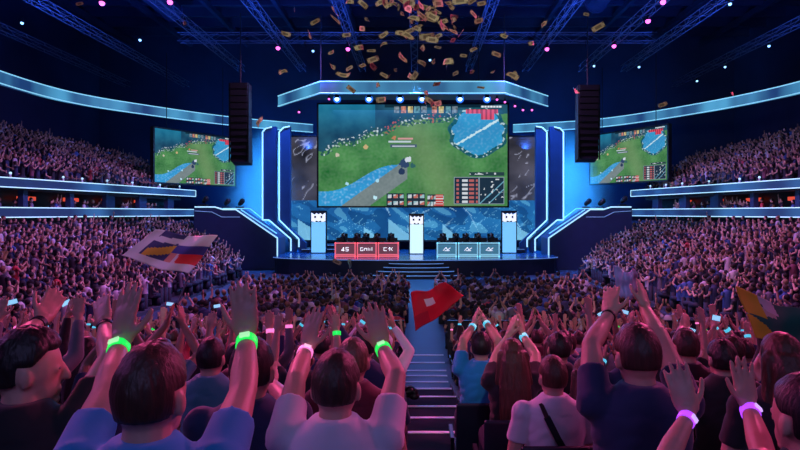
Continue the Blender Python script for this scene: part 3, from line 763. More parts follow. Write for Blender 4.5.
# main screen
blobs = [(R.random()**.8*.6, R.random(), R.uniform(.006,.02), R.choice(((.8,.85,.9),(.75,.12,.12),(.1,.35,.45),(.9,.9,.95),(.1,.1,.2)))) for _ in range(60)]
def game(u, v):
    n = mnoise.fractal(Vector((u*9, v*5, 3)), 1, 2, 4); f = mnoise.noise(Vector((u*70, v*40, 1)))
    c = np.array((.065+.035*n, .225+.08*n, .075+.03*n))+f*.028
    p = (u-.53)*.9+(v-.5)*.5   # dirt path
    k = math.exp(-((u-.50-.25*(v-.2))**2)/.012)*.45; c = c*(1-k)+np.array((.20,.29,.14))*k
    edge = .46-.62*u+.02*math.sin(u*40) if u < .5 else .15-.12*(u-.5)
    if v < edge:
        c = np.array((.012+.01*n, .07+.05*n, .13+.06*n))
        if u < .3 and v < .3: c = c+np.array((0,.10,.17))*(1-v/.3)
    d = abs(v-edge)
    if .01 < u < .72 and d < .045:
        q = mnoise.noise(Vector((u*85, v*48, 9)))+f*.35
        if q > .30: c = np.array((.42,.5,.55))*(.6+q) if mnoise.noise(Vector((u*9, 0, 2))) < .1 else np.array((.42,.09,.10))
        elif q < -.12: c = np.array((.02,.08,.10))
    # river
    lo = .86-.60*u; hi = 1.5-1.55*u
    if u < .47 and v > lo+.04*math.sin(u*14) and v < hi+.4 and v > .55:
        wv = u-.1-(1-v)*.75
        if wv < .02: c = np.array((.03,.30+.06*n,.62+.08*n)) + max(0, f)*.25
        elif wv < .17: c = np.array((.17,.22,.23))+n*.04+f*.03
    # pond
    e = ((u-.845)/.135)**2+((v-.27)/.215)**2+.12*math.sin(math.atan2(v-.27,u-.845)*7)
    if e < 1.35: c = np.array((.015,.10,.13))+f*.03
    if e < 1.0: c = np.array((.03,.28+.05*n,.55+.06*n))+max(0,f)*.1
    if e < 1.0 and abs((v-.27)+(u-.845)*1.1) < .012+.012*f: c = np.array((.55,.75,.82))
    if .95 < e < 1.3 and f > .25: c = np.array((.4,.55,.6))
    # figures in the middle
    for (bx, by, br, cc) in ((.455,.58,.028,(.03,.06,.14)),(.475,.54,.02,(.6,.66,.75)),(.44,.66,.02,(.02,.04,.1)),(.50,.60,.015,(.03,.12,.12)),(.40,.33,.012,(.5,.2,.1)),(.25,.42,.014,(.55,.4,.2)),(.10,.5,.012,(.55,.5,.4)),(.31,.75,.01,(.4,.7,.85)),(.15,.78,.01,(.4,.7,.85)),(.30,.92,.012,(.5,.8,.9))):
        if (u-bx)**2*3.1+(v-by)**2 < (br*1.6)**2*(1+f): c = np.array(cc)
    for (a, b_, y0, y1, cc) in ((.37,.49,.36,.375,(.5,.6,.65)),(.38,.52,.395,.425,(.06,.1,.16)),(.39,.51,.402,.418,(.5,.55,.65)),(.42,.5,.33,.345,(.6,.3,.3))):
        if a < u < b_ and y0 < v < y1: c = np.array(cc)
    # top bar
    if v < .028 and .35 < u < .93: c = c*.3
    for i in range(9):
        x0 = .40+.036*i+(.02 if i > 4 else 0)
        if x0 < u < x0+.028 and .015 < v < .085: c = np.array(((.15,.2,.25),(.5,.2,.15),(.55,.45,.2),(.1,.25,.3))[i%4])*(1+f)
    if .86 < u < .97 and .01 < v < .03: c = np.array((.6,.65,.7))*(.7+.6*(math.sin(u*400)>0))
    if (.78 < u < .95 and .05 < v < .09) or (.86 < u < .93 and .09 < v < .15): c = np.array((.55,.05,.09))*(.6+.7*(math.sin(u*260)>0))
    # bottom hud
    for x0, x1, y0 in ((.36,.455,.875),(.465,.565,.875),(.575,.625,.885),(.63,.665,.885)):
        if x0 < u < x1 and v > y0:
            c = np.array((.015,.03,.05)); uu = (u-x0)/(x1-x0)*3; vv = (v-y0)/.125*2
            if .2 < uu%1 < .85 and .2 < vv%1 < .8: c = np.array(((.3,.5,.55),(.55,.6,.65),(.5,.15,.12))[int(uu+vv*1.7)%3])
    if .62 < u < .66 and v > .885: c = np.array((.5,.06,.06)) if ((v*40)%1 > .3) else np.array((.7,.6,.6))
    if .715 < u < .985 and .715 < v < .985:
        c = np.array((.012,.03,.055))
        if u < .85:
            rr = (v-.73)/.25*6; 
            if .25 < rr%1 < .75 and rr < 6 and (.73 < u < .745 or .76 < u < .79 or .795 < u < .825 or .832 < u < .842): c = np.array((.6,.65,.7)) if u > .76 and u < .79 else np.array((.45,.12,.12))
        else:
            if abs(((u-.86)*1.78+(v-.72)*1.0)-.25) < .006 or abs(((u-.86)*1.78+(v-.72))-.33) < .006: c = np.array((.15,.4,.55))
            if f > .38: c = np.array((.6,.65,.7))
        if abs(u-.85) < .003 or u < .719 or u > .981 or v < .722 or v > .978: c = np.array((.25,.32,.38))
    if .80 < u < .985 and .665 < v < .70: c = np.array((.02,.05,.06)); c = np.array((.6,.65,.7)) if f > .2 and .674 < v < .692 else c
    return c
def screen(a, b, D0, D1, label, data=None, thick=.35):
    # a = bottom-left image corner+depth, b = bottom-right
    A = P(a[0], a[1], D0); B = P(b[0], b[1], D1); top = P(a[0], a[2], D0).z; h = top-A.z
    d = B-A; d.z = 0; w = d.length; ang = math.atan2(d.y, d.x); mid = (A+B)/2
    t = thing('video_screen', label, 'screen', (mid.x, mid.y, A.z)); t.rotation_euler.z = ang
    if data is None: data = paint_grid(300, 168, 16, 9, game).mesh('picture', [M['screen']])
    p = link('picture', data, t, (0,-thick/2-.01,0)); p.scale = (w/16, 1, h/9)
    ob('casing', MB().box((0,0,h/2), (w+.22,thick,h+.22)), 'black', t)
    fr = MB()
    for z in (-.06, h+.06): fr.box((0,-thick/2,z), (w+.24,.09,.12))
    for x in (-w/2-.06, w/2+.06): fr.box((x,-thick/2,h/2), (.12,.09,h+.24))
    ob('bezel', fr, 'black', t)
    for x in (-w*.35, w*.35): ob('hanging_cable', MB().cone((x,0,h), (x,0,CZ+12-A.z), .03, .03, 6), 'black', t)
    return t, data
t, DATA = screen((319,206,105), (507,206), 43, 43, 'huge central video screen showing a green and blue game map')
screen((153,182,128), (233.5,184), 44, 50.5, 'smaller side video screen over the left balcony end, showing the game map', DATA)
screen((592,184,136.5), (669,182), 50.5, 44, 'smaller side video screen over the right balcony end, showing the game map', DATA)

# ------------------------------------------------------------------ desks, players
def desk(px0, px1, col, label):
    D = 41.3; a = P(px0,253,D); b = P(px1,253,D); w = b.x-a.x; h = 1.02
    t = thing('player_desk', label, 'desk', ((a.x+b.x)/2, D, SZ))
    ob('body', MB().box((0,.45,h/2), (w-.02,.86,h)), 'black', t)
    fr = MB(); m = .09
    for z in (m/2+.02, h-m/2): fr.box((0,0,z), (w-.03,.06,m))
    fr.box((0,0,.18), (w-.03,.05,.10))
    for x in (-w/2+m/2+.015, w/2-m/2-.015): fr.box((x,0,h/2), (m,.06,h))
    ob('glowing_frame', fr, 'desk_'+col, t)
    p = ob('front_panel', MB().box((0,.005,h*.55), (w-.2,.04,h*.65)), 'desk_dark_'+col, t)
    return t, w, h, p
def emblem(p, kind, h):
    mb = MB(); z0 = h*.55
    def bar(x0, z0_, x1, z1_, w=.045): 
        a = Vector((x0,-.03,z0+z0_)); b = Vector((x1,-.03,z0+z1_)); d = (b-a).normalized(); n = Vector((-d.z,0,d.x))*w/2
        mb.prism([a-n, b-n, b+n, a+n], (0,-.02,0))
    segs = {0:[(-.25,-.08,-.1,.12),(-.25,-.08,-.05,-.08),(-.1,.12,-.12,-.14),(.05,.12,.25,.12),(.05,.12,.05,0),(.05,0,.22,0),(.22,0,.2,-.12),(.2,-.12,.02,-.12)],
      1:[(-.42,.1,-.25,.1),(-.42,.1,-.42,-.1),(-.42,-.1,-.25,-.1),(-.25,-.1,-.25,0),(-.15,-.1,-.15,.06),(-.15,.06,0,.06),(0,.06,0,-.1),(.1,-.1,.1,.1),(.22,-.1,.22,.06),(.36,-.1,.36,.14)],
      2:[(-.3,.1,-.1,.1),(-.3,.1,-.3,-.1),(-.3,-.1,-.1,-.1),(0,0,.12,.12),(.12,.12,.1,-.12),(.3,.12,.18,0),(.18,0,.3,-.1)],
      3:[(-.25,-.1,-.05,.12),(-.05,.12,.05,-.05),(.05,-.05,.25,.1),(-.15,-.1,.2,-.1)]}[kind]
    for s in segs: bar(*s)
    ob('emblem', mb, 'logo_white', p)
player_cols = ['black','navy','grey','black','navy']
k = 0
for col, edges, side in (('red', ((334.5,356),(356.5,377),(377.5,399)), 'left'), ('blue', ((436.5,457),(457.7,478.5),(479,500)), 'right')):
    for i, (a, b) in enumerate(edges):
        t, w, h, p = desk(a, b, col, '%s-lit player desk with pale emblem, %s of the three %s of the steps' % (col, ('outermost','middle','innermost')[i if side == 'left' else 2-i], side))
        emblem(p, i if side == 'left' else 3, h)
        t['group'] = '%s player desks' % col
        X = t.location.x
        for j, dx in enumerate((-.4,.38)):
            mo = thing('monitor', 'dark monitor on the %s %s desk, %s half' % (('outermost','middle','innermost')[i if side == 'left' else 2-i], col, ('left','right')[j]), 'monitor', (X+dx, 41.62, SZ+h), 'monitors on the %s desks' % col)
            ob('screen', MB().box((0,0,.19), (.5,.05,.24)), 'black', mo); ob('stand', MB().box((0,.02,.045), (.06,.05,.09)), 'black', mo); ob('foot', MB().box((0,.02,.01), (.24,.18,.02)), 'black', mo)
for side, xs in (('red', (344,357,366,377,391)), ('blue', (443,456,466,478,491))):
    for i, px in enumerate(xs):
        D = 42.75; X = P(px,0,D).x
        kk = kit['clapping before chest' if i == 3 else 'arms lowered']
        o = link('person', kk['body'], None, (X, D, SZ+.24)); o.scale = (1.08,)*3; set_mat(o, 'skin'); o.rotation_euler.z = math.pi
        tag(o, 'seated player in dark clothes with headset behind the %s desks' % side, 'person', 'players behind the %s desks' % side)
        set_mat(link('shirt', kk['shirt'], o), 'shirt_black' if side == 'blue' else ('shirt_maroon' if i%2 else 'shirt_black')); set_mat(link('hair', hairs[('short','crop','tousled')[i%3]], o), 'hair_black'); link('trousers', TROUSERS, o)
        hs = MB(); hs.tube([HC+Vector((.1*math.cos(a),0,.13*math.sin(a)+.0)) for a in [math.pi*q/10 for q in range(11)]], .012, 6)
        for s in (-1,1): hs.ell(HC+Vector((s*.10,0,-.01)), (.025,.04,.045))
        ob('headset', hs, 'black', o)
        c = thing('gaming_chair', 'high-backed dark gaming chair behind the %s desks' % side, 'chair', (X, D+.02, SZ), 'gaming chairs behind the %s desks' % side)
        ob('seat', MB().box((0,.02,.56), (.5,.46,.1)), 'black', c); ob('backrest', MB().box((0,.30,1.02), (.46,.08,1.12)), 'black', c)
        ob('base', MB().cone((0,0,.0), (0,0,.52), .25, .05, 8), 'black', c)

# ------------------------------------------------------------------ canopy over the screen
t = thing('stage_canopy', 'angular blue-glowing canopy ring hanging over the central screen', 'canopy', P(413,90,36))
zt = CZ+(213-81.5)/F*36; zl = CZ+(213-93)/F*36
pts = [(P(278,0,40.5).x,40.5), (P(320,0,36).x,36), (P(505,0,36).x,36), (P(548,0,40.5).x,40.5)]
for (x0,y0), (x1,y1) in zip(pts[:-1], pts[1:]):
    mb = MB(); mb.add([(x0,y0,zl),(x1,y1,zl),(x1,y1,zt),(x0,y0,zt),(x0,y0+.3,zl),(x1,y1+.3,zl),(x1,y1+.3,zt),(x0,y0+.3,zt)], [(0,1,2,3),(7,6,5,4),(0,4,5,1),(1,5,6,2),(2,6,7,3),(3,7,4,0)])
    b = ob('led_band', rel(mb, t.location), 'band', t)
    mb = MB()
    for z in (zl, zt): mb.tube([(x0,y0-.03,z),(x1,y1-.03,z)], .035)
    ob('edge_light', rel(mb, t.location), 'led_cyan', b)
mb = MB(); zz = zt-.2; mb.prism([(pts[0][0],40.8,zz),(pts[1][0],36.4,zz),(pts[2][0],36.4,zz),(pts[3][0],40.8,zz)], (0,0,.12)); ob('roof_panel', rel(mb, t.location), 'navy', t)
for i in (1,2): ob('hanging_cable', rel(MB().cone((pts[i][0],36.3,zt), (pts[i][0],36.3,CZ+12), .04, .04, 6), t.location), 'black', t)
def lamp(px, py, D, m, r, label, group, aim=(0,-.3,-1)):
    p = P(px, py, D); t = thing('spotlight', label, 'spotlight', p, group); a = Vector(aim).normalized()
    ob('housing', MB().cone(-a*r*3, -a*.02, r*.8, r*1.25, 12), 'black', t); ln = ob('lens', MB().ell((0,0,0), (r,r,r), None, 16, 10), m, t, True)
    if m == 'lamp_white': ob('painted_halo', MB().ell((0,.03,0), (r*1.7,r*.5,r*1.7), None, 20, 12), 'lamp_halo', t, True)  # glowing disc shaped to imitate the blue halo round the lens
    ob('yoke', MB().box(-a*r*2+Vector((0,0,r*1.6)), (r*.4,r*.4,r*3)), 'black', t)
    return p
words6 = ('first','second','third','fourth','fifth','sixth','seventh','eighth')
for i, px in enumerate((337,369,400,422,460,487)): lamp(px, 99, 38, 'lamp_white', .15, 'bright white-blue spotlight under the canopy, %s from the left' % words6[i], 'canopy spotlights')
for i, (px, py) in enumerate(((329,99),(497,99.5),(505,102),(523,110),(532,110),(299,112),(515,106))): lamp(px, py, 39, 'lamp_pink', .07, 'tiny pink lamp under the canopy edge, %s from the left' % words6[i], 'small pink canopy lamps')
H0 = 11.6
for i, (px, py, m) in enumerate(((278,48,'lamp_pink'),(348,49,'lamp_pink'),(547,49,'lamp_pink'),(614,46,'lamp_pink'),(648,21,'lamp_pink'),(663,2,'lamp_pink'),(102,3,'lamp_pink'),(170,2,'lamp_pink'),(22,23,'lamp_blue'),(730,4,'lamp_blue'),(769,46,'lamp_blue'),(725,67,'lamp_blue'),(697,81,'lamp_blue'),(594,66,'lamp_blue'),(639,67,'lamp_blue'),(313,51,'lamp_blue'),(430,60,'lamp_blue'),(140,40,'lamp_blue'))):
    D = H0*F/(213-py)
    lamp(px, py, D, m, .15 if m == 'lamp_pink' else .09, 'small glowing %s lamp hanging from the ceiling trusses' % ('pink' if 'pink' in m else 'pale blue'), '%s ceiling lamps' % ('pink' if 'pink' in m else 'pale blue'))
# ------------------------------------------------------------------ trusses
def truss(a, b, w, label, group=None, r=.024, bay=1.0):
    a, b = Vector(a), Vector(b); t = thing('lighting_truss', label, 'truss', a, group); d = (b-a).normalized()
    u = d.cross(Vector((0,0,1))).normalized()*w/2; v = Vector((0,0,w/2)); L = (b-a).length
    for p in (u+v, u-v, -u+v, -u-v): ob('chord', rel(MB().cone(a+p, b+p, r, r, 6), a), 'truss', t)
    mb = MB(); n = max(2, int(L/bay))
    for i in range(n):
        p, q = a+d*L*i/n, a+d*L*(i+1)/n; e = 1 if i%2 else -1
        mb.cone(p+u+v*e, q+u-v*e, r*.6, r*.6, 4); mb.cone(p-u+v*e, q-u-v*e, r*.6, r*.6, 4)
        mb.cone(p+u*e+v, q-u*e+v, r*.6, r*.6, 4); mb.cone(p+u*e-v, q-u*e-v, r*.6, r*.6, 4)
    ob('lattice', rel(mb, a), 'truss', t); return t
Ht = 12.0
ZT = CZ+Ht
tx = [(-27,'outermost left'),(-21.5,'second from the left'),(-14.6,'third from the left'),(-9.5,'fourth from the left'),(-4.5,'left of centre'),(-.2,'central'),(4.3,'right of centre'),(9.0,'fourth from the right'),(13.7,'third from the right'),(17.2,'second from the right'),(24.0,'outermost right')]
for x, w_ in tx:
    yend = 50 if abs(x) < 20 else 56
    truss((x,18,ZT), (x,yend,ZT), .48, 'lattice truss running towards the stage, %s' % w_, 'long ceiling trusses')
truss((-17,42.8,ZT+.5), (17,42.8,ZT+.5), .6, 'lattice truss crossing the ceiling above the canopy')
truss((-22,33,ZT+1.2), (22,33,ZT+1.2), .6, 'nearer lattice truss crossing high above the confetti')
for i, (x, y) in enumerate(((-12,30),(-6,36),(7,34),(14,38),(20,30),(-20,40))):
    t = thing('ventilation_duct', 'large dark blue duct section high under the ceiling, %s of six' % words6[i], 'duct', (x,y,CZ+16.5), 'ceiling ducts')
    ob('duct_body', MB().cone((0,-9,0), (0,9,0), .8, .8, 14), 'duct', t)
    for yy in (-8.9,-3,3,8.9): ob('flange', MB().cone((0,yy-.06,0), (0,yy+.06,0), .9, .9, 14), 'duct', t)
# ring fascia around the hall, two halves
def spline(keys, n):
    out = []
    K = [keys[0]]+list(keys)+[keys[-1]]
    for i in range(1, len(K)-2):
        for s in range(n):
            t = s/n; p0, p1, p2, p3 = map(Vector, (K[i-1], K[i], K[i+1], K[i+2]))
            out.append(.5*((2*p1)+(-p0+p2)*t+(2*p0-5*p1+4*p2-p3)*t*t+(-p0+3*p1-3*p2+p3)*t**3))
    out.append(Vector(keys[-1])); return out
for sd, keys in (('left', [(-60,52),(0,77),(70,97),(140,109),(230,121),(313,128.5)]), ('right', [(513,128.5),(600,123),(700,108),(800,87),(860,64)])):
    h = 8.0; zc = CZ+h
    base = [P(px, py, h*F/(213-py)) for px, py in keys]
    line = spline(base, 8)
    t = thing('ring_fascia', 'long curved cyan light band sweeping round the %s side of the hall' % sd, 'light band', base[2])
    hh = .36; mb = MB(); n = len(line)
    vs = []
    for p in line:
        nn = Vector((p.x, 0 if p.y < 44 else (p.y-44)*1.2, 0)).normalized()*.4
        vs += [p-Vector((0,0,hh)), p+Vector((0,0,hh)), p+nn+Vector((0,0,hh)), p+nn-Vector((0,0,hh))]
    fs = []
    for i in range(n-1):
        for k in range(4): fs.append((i*4+k, i*4+(k+1)%4, (i+1)*4+(k+1)%4, (i+1)*4+k))
    mb.add(vs, fs); ob('led_band', rel(mb, t.location), 'band', t)
    for z in (-hh, hh): ob('edge_light', rel(MB().tube([p*1+Vector((0,-.04,z)) for p in line], .04), t.location), 'led_cyan', t)
    # dark bulkhead above the band
    mb = MB(); vs = []
    for p in line: vs += [p+Vector((0,.3,hh)), p+Vector((0,.3,hh+1.6))]
# balcony fronts with LED outlines
def balcony(sd, z0, z1, label, D0=24.5):
    f = (lambda p: p) if sd == 'left' else mir
    k = (-20.9+17.8)/(30-48.0)
    A = Vector((-21.85,24.5,0)); B = Vector((-17.75,48,0))
    t = thing('balcony_front', label, 'balcony front', f(Vector((-19.5,38,z0))))
    q = []
    for p in (A, B):
        for z in (z0, z1): q.append(f(Vector((p.x, p.y, z))))
    off = f(Vector((-.5,0,0)))-f(Vector((0,0,0)))
    mb = MB(); mb.prism([q[0],q[2],q[3],q[1]], off); ob('panel', rel(mb, t.location), 'balcony', t)
    d = f(Vector((.05,0,0)))-f(Vector((0,0,0)))
    for a, b in ((q[0],q[2]),(q[1],q[3]),(q[2],q[3])): ob('led_outline', rel(MB().cone(a+d, b+d, .03, .03, 6), t.location), 'led_white', t)
for sd in ('left','right'):
    balcony(sd, CZ+1.32, CZ+1.80, 'upper dark balcony front outlined in white light, %s side' % sd)
    balcony(sd, CZ-.22, CZ+.28, 'lower dark balcony front outlined in white light, %s side' % sd)
    f = (lambda p: p) if sd == 'left' else mir
    # box level: floor slab, back wall, soffit
    mb = MB(); mb.prism([f(Vector(p)) for p in ((-21.9,24.5,CZ-.8),(-17.8,48,CZ-.8),(-20.8,48,CZ-.8),(-24.9,24.5,CZ-.8))], (0,0,.2)); struct('floor_box_%s' % sd, mb, 'navy')
    mb = MB(); mb.prism([f(Vector(p)) for p in ((-23.9,24.5,CZ-.8),(-19.8,48,CZ-.8),(-20.2,48,CZ-.8),(-24.3,24.5,CZ-.8))], (0,0,2.4)); struct('wall_box_%s' % sd, mb, 'black')
    mb = MB(); mb.prism([f(Vector(p)) for p in ((-21.95,24.5,CZ+1.3),(-17.85,48,CZ+1.3),(-20.8,48,CZ+1.3),(-24.9,24.5,CZ+1.3))], (0,0,.15)); struct('ceiling_box_%s' % sd, mb, 'black')
    for i in range(7):
        tt = (i+.3)/7; p = Vector((-21.95,24.5,0)).lerp(Vector((-17.95,48,0)), tt)
        pl = thing('box_pillar', 'dark pillar dividing the %s boxes, %s from the hall front' % (sd, words6[i]), 'pillar', f(Vector((p.x-.35,p.y,CZ+.28))), 'pillars between the boxes')
        ob('shaft', MB().box((-.18 if sd == 'left' else .18,0,.50), (.3,1.1 if i > 3 else .4,1.0)), 'navy', pl)
        if i in (2,3,4,5):
            for j in range(2):
                q = thing('box_lamp', 'small red glowing lamp inside the %s boxes' % sd, 'lamp', f(Vector((p.x-1.35,p.y+1.1+j*.9,CZ+.82))), 'red lamps inside the %s boxes' % sd)
                ob('shade', MB().box((0,0,0), (.12,.6,.22)), 'lamp_red', q); ob('bracket', MB().box((0,0,.2), (.05,.05,.25)), 'black', q)
    # end wall beside the ramp
    mb = MB(); mb.prism([f(Vector(p)) for p in ((-17.9,48.2,0),(-17.9,48.7,0),(-33,48.7,0),(-33,48.2,0))], (0,0,CZ-.8)); struct('wall_under_%s' % sd, mb, 'wall')
    # small white markers on the rail
    for i in range(9):
        p = Vector((-21.6,26,0)).lerp(Vector((-17.9,47.5,0)), (i+R.random()*.6)/9)
        q = thing('rail_lamp', 'tiny white lamp on the %s balcony rail' % sd, 'lamp', f(Vector((p.x-.1,p.y,CZ+1.8))), 'tiny lamps on the %s balcony rail' % sd)
        ob('post', MB().box((0,0,.10), (.07,.07,.2)), 'nosing', q); ob('glow', MB().ell((0,0,.25), (.07,.07,.07), None, 8, 6), 'led_white', q)
# line arrays
for sd, (x0, x1, y0, y1) in (('left', (231,250,84,163)), ('right', (577,598,86,160))):
    D = 36; a = P(x0,y0,D); b = P(x1,y1,D); w = b.x-a.x; hh = a.z-b.z; n = 12
    t = thing('line_array', 'tall hanging column of black loudspeakers %s of the canopy' % sd, 'speaker array', ((a.x+b.x)/2, D, a.z))
    for i in range(n):
        q = Matrix.Rotation((.008*i*i)*-.3, 3, 'X')
        c = ob('speaker_box', MB().box((0,.02*i,-hh*(i+.5)/n), (w*.94,.9,hh/n*.93), q), 'black', t)
        ob('grille', MB().box((0,.02*i-.47,-hh*(i+.5)/n), (w*.84,.03,hh/n*.8), q), 'black', c)
    for x in (-w/2, w/2): ob('rigging_rail', MB().box((x,-.3,-hh/2), (.05,.12,hh)), 'black', t)
    ob('hanging_cable', MB().cone((0,0,0), (0,0,ZT-a.z), .04, .04, 6), 'black', t)

# ------------------------------------------------------------------ confetti of banknotes
c5 = [(155,25),(270,35),(200,97),(130,97),(215,62),(348,82),(352,12),(410,100),(408,125),(350,187),(312,195),(262,150),(262,190),(345,135),(375,145),(380,170),(378,188),(405,285),(390,243),(412,215),(427,217),(447,200),(463,165),(463,95),(440,10),(475,12),(495,50),(478,100),(503,80),(520,45),(518,105),(535,105),(520,140),(522,180),(545,55),(567,10),(575,70),(587,77),(605,60),(610,90),(630,95),(593,10),(555,175),(590,175),(565,135),(615,210),(660,205),(668,140),(680,55),(690,10),(733,155),(725,205),(757,100),(778,215),(688,250),(563,240),(535,265),(318,255),(483,215),(500,215),(590,190),(120,205),(305,100),(412,8),(460,2),(490,75),(455,20),(663,3),(545,290),(565,296),(530,292),(295,215),(418,15),(405,5),(448,14),(484,8),(500,20),(510,75),(495,62),(580,62),(433,3)]
cp = [(240+x/2.857, y/2.857) for x, y in c5]+[(500+x/2.667, y/2.667) for x, y in ((12,97),(115,65),(88,115),(230,38),(262,72),(33,200),(200,243),(432,280),(620,250))]+[(x/2.667, y/2.667) for x, y in ((212,10),(490,60),(690,325),(755,190))]
cmesh = []
for k in range(5):
    mb = MB(); ink = MB(); n = 8; w, l = .046, .105; vs = []
    cur = [.2,.6,-.5,1.1,.05][k]; tw = [0,.3,-.4,.5,.2][k]
    def pt(u, v): 
        x = (u-.5)*2*l; y = (v-.5)*2*w; z = cur*x*x*4+tw*x*y*6; return (x, y, z)
    for grid_off, m_ in ((0,0),):
        for i in range(n+1):
            for j in range(5): p = pt(i/n, j/4); vs.append(p)
        nv = len(vs); vs += [(p[0], p[1], p[2]-.0012) for p in vs]
        fs = [(i*5+j, (i+1)*5+j, (i+1)*5+j+1, i*5+j+1) for i in range(n) for j in range(4)]
        mi = [1 if (2 <= i <= 5 and 1 <= j <= 2) or (i in (0,7) and j in (0,3)) else 0 for i in range(n) for j in range(4)]
        fs2 = [tuple(nv+q for q in reversed(f)) for f in fs]
        mb.v = vs; mb.f = fs+fs2; mb.mi = mi+mi; mb.c = [None]*len(mb.f)
    cmesh.append(mb.mesh('banknote_confetti', [M['gold'], M['gold_ink']]))
cp += [(R.gauss(430,38), abs(R.gauss(8,22))) for _ in range(26)]
for i, (px, py) in enumerate(cp):
    D = R.uniform(8.5,13.5)
    if 400 < px < 470 and R.random() < .4: D = R.uniform(7.5,10)
    o = link('confetti_banknote', cmesh[i%5], None, P(px, py, D)); o.rotation_euler = (R.uniform(.7,2.3), R.uniform(-.6,.6), R.uniform(0,6.28)); s = R.uniform(.72,1.05); o.scale = (s,s,s)
    tag(o, 'golden banknote confetti slip fluttering down below the ceiling trusses', 'confetti', 'golden banknote confetti in the air')
for i, (px, py, D) in enumerate(((337,262,30),(350,264,31))):
    o = link('confetti_banknote', cmesh[(i+1)%5], None, P(px, py, D)); o.rotation_euler = (1.2,.4+i,.6*i); o.scale = (2.2,2.2,2.2)
    tag(o, 'pale paper slip falling in front of the stage face below the red desks, %s one' % ('left','right')[i], 'confetti')

# ------------------------------------------------------------------ flags
def cloth(name, label, cat, corners, D, paint, wave=.05, nx=40, ny=24, fold=(2.2,1.3), tail=None, depth=(0,0,0,0)):
    (a, b, c, d) = [P(px, py, D+dd) for (px, py), dd in zip(corners, depth)]      # TL TR BR BL
    base = (a+b+c+d)/4; vs = []; fs = []; cols = []
    nrm = (b-a).cross(d-a).normalized()
    for j in range(ny+1):
        for i in range(nx+1):
            u, v = i/nx, j/ny; p = a.lerp(b, u).lerp(d.lerp(c, u), v)
            p = p+nrm*wave*(math.sin(u*6.28*fold[0]+v*2)*.7+math.sin(v*6.28*fold[1]+u*3)*.5)*(.3+.7*u)
            p = p+Vector((0,0,1))*wave*.5*math.sin(u*7+1)*(1 if v in (0,1) else .8)
            vs.append(p-base)
    fs = [(j*(nx+1)+i, (j+1)*(nx+1)+i, (j+1)*(nx+1)+i+1, j*(nx+1)+i+1) for j in range(ny) for i in range(nx)]
    mb = MB(); mb.v = [tuple(v) for v in vs]; mb.f = fs; mb.mi = [0]*len(fs)
    mb.c = [paint((i+.5)/nx, (j+.5)/ny) for j in range(ny) for i in range(nx)]
    t = thing(name, label, cat, base); o = ob('cloth', mb, 'flag', t, True)
    so = o.modifiers.new('s','SOLIDIFY'); so.thickness = .004
    return t, base
def f1(u, v):
    if v > .80: return (.75,.68,.76)
    if u > .52:
        if v < .30: return (.75,.68,.76)
        if v < .55: return (.06,.06,.30)
        return (.85,.04,.05) if u > .66+.1*(v-.5) else ((.75,.6,.65) if u > .62 else (.7,.25,.2))
    k = v-(.75-.9*u)
    if abs(v-(.88-.85*u)) < .13 and u > .2: return (.8,.42,.06)
    if u < .16 or abs(v-(.3-.2*u)) < .08: return (.72,.66,.75)
    return (.045,.045,.16)
t, b = cloth('flag', 'large waving white, navy, yellow and red flag above the left crowd', 'flag', ((155,231),(217,237),(189,275),(121,257)), 8.5, f1, .05, 56, 30)
ob('pole', rel(MB().cone(P(189,275,8.5), P(178,303,8.6), .012, .014, 8), b), 'truss', t)
def f2(u, v):
    if .30 < u < .52 and .28 < v < .50: return (.85,.72,.75)
    return (.75,.008,.03) if (v < .62 or u > .3) else (.55,.006,.03)
cloth('flag', 'bright red flag with small pale patch flying over the stairs', 'flag', ((411,294),(445,284),(463,297),(416,333)), 5.2, f2, .035, 40, 30, (1.6,1.1), None, (0,.1,.2,0))
def f3(u, v): return (.55,.55,.85) if (u+.35*v) < .9 else (.7,.3,.5)
t3, b3 = cloth('cloth_banner', 'crumpled lilac and white cloth held up between the hands of the dark navy shirt man', 'cloth', ((614,268),(636,272),(640,296),(618,299)), 3.3, f3, .03, 24, 24, (2.4,1.8))
def f4(u, v):
    if u < .30 and v < .5: return (.75,.42,.03)
    if abs(u-.38-.25*v) < .12 and v < .30: return (.62,.5,.6)
    if abs(v-.42+.3*u) < .10 and u < .5: return (.55,.42,.4)
    if u+(.95-v)*1.3 < .62: return (.75,.42,.03)
    if u > .93: return (.05,.1,.4)
    return (.01,.13,.10)
cloth('flag', 'folded dark green and yellow flag with pale stripe draped over heads', 'flag', ((736,288),(806,312),(806,352),(758,340)), 3.6, f4, .03, 44, 34, (1.8,1.2), None, (0,.2,.2,0))
# ------------------------------------------------------------------ smartphones held up
for i, (px, py, D) in enumerate(((66,303,7.2),(12,302,6.8),(170,304,9.5),(625,312,9),(716,318,6),(600,314,10),(690,330,6.5),(217,306,10))):
    t = thing('smartphone', 'lit smartphone held above the crowd, %s from the left' % words6[i], 'phone', P(px, py, D), 'lit phones held above the crowd'); t.rotation_euler = (0,R.uniform(-.5,.5),R.uniform(-.6,.6)); t.scale = (.75,.75,.75)
    ob('case', MB().box((0,0,0), (.15,.009,.075)), 'black', t); ob('display', MB().box((0,-.0055,0), (.14,.002,.068)), 'glass', t)

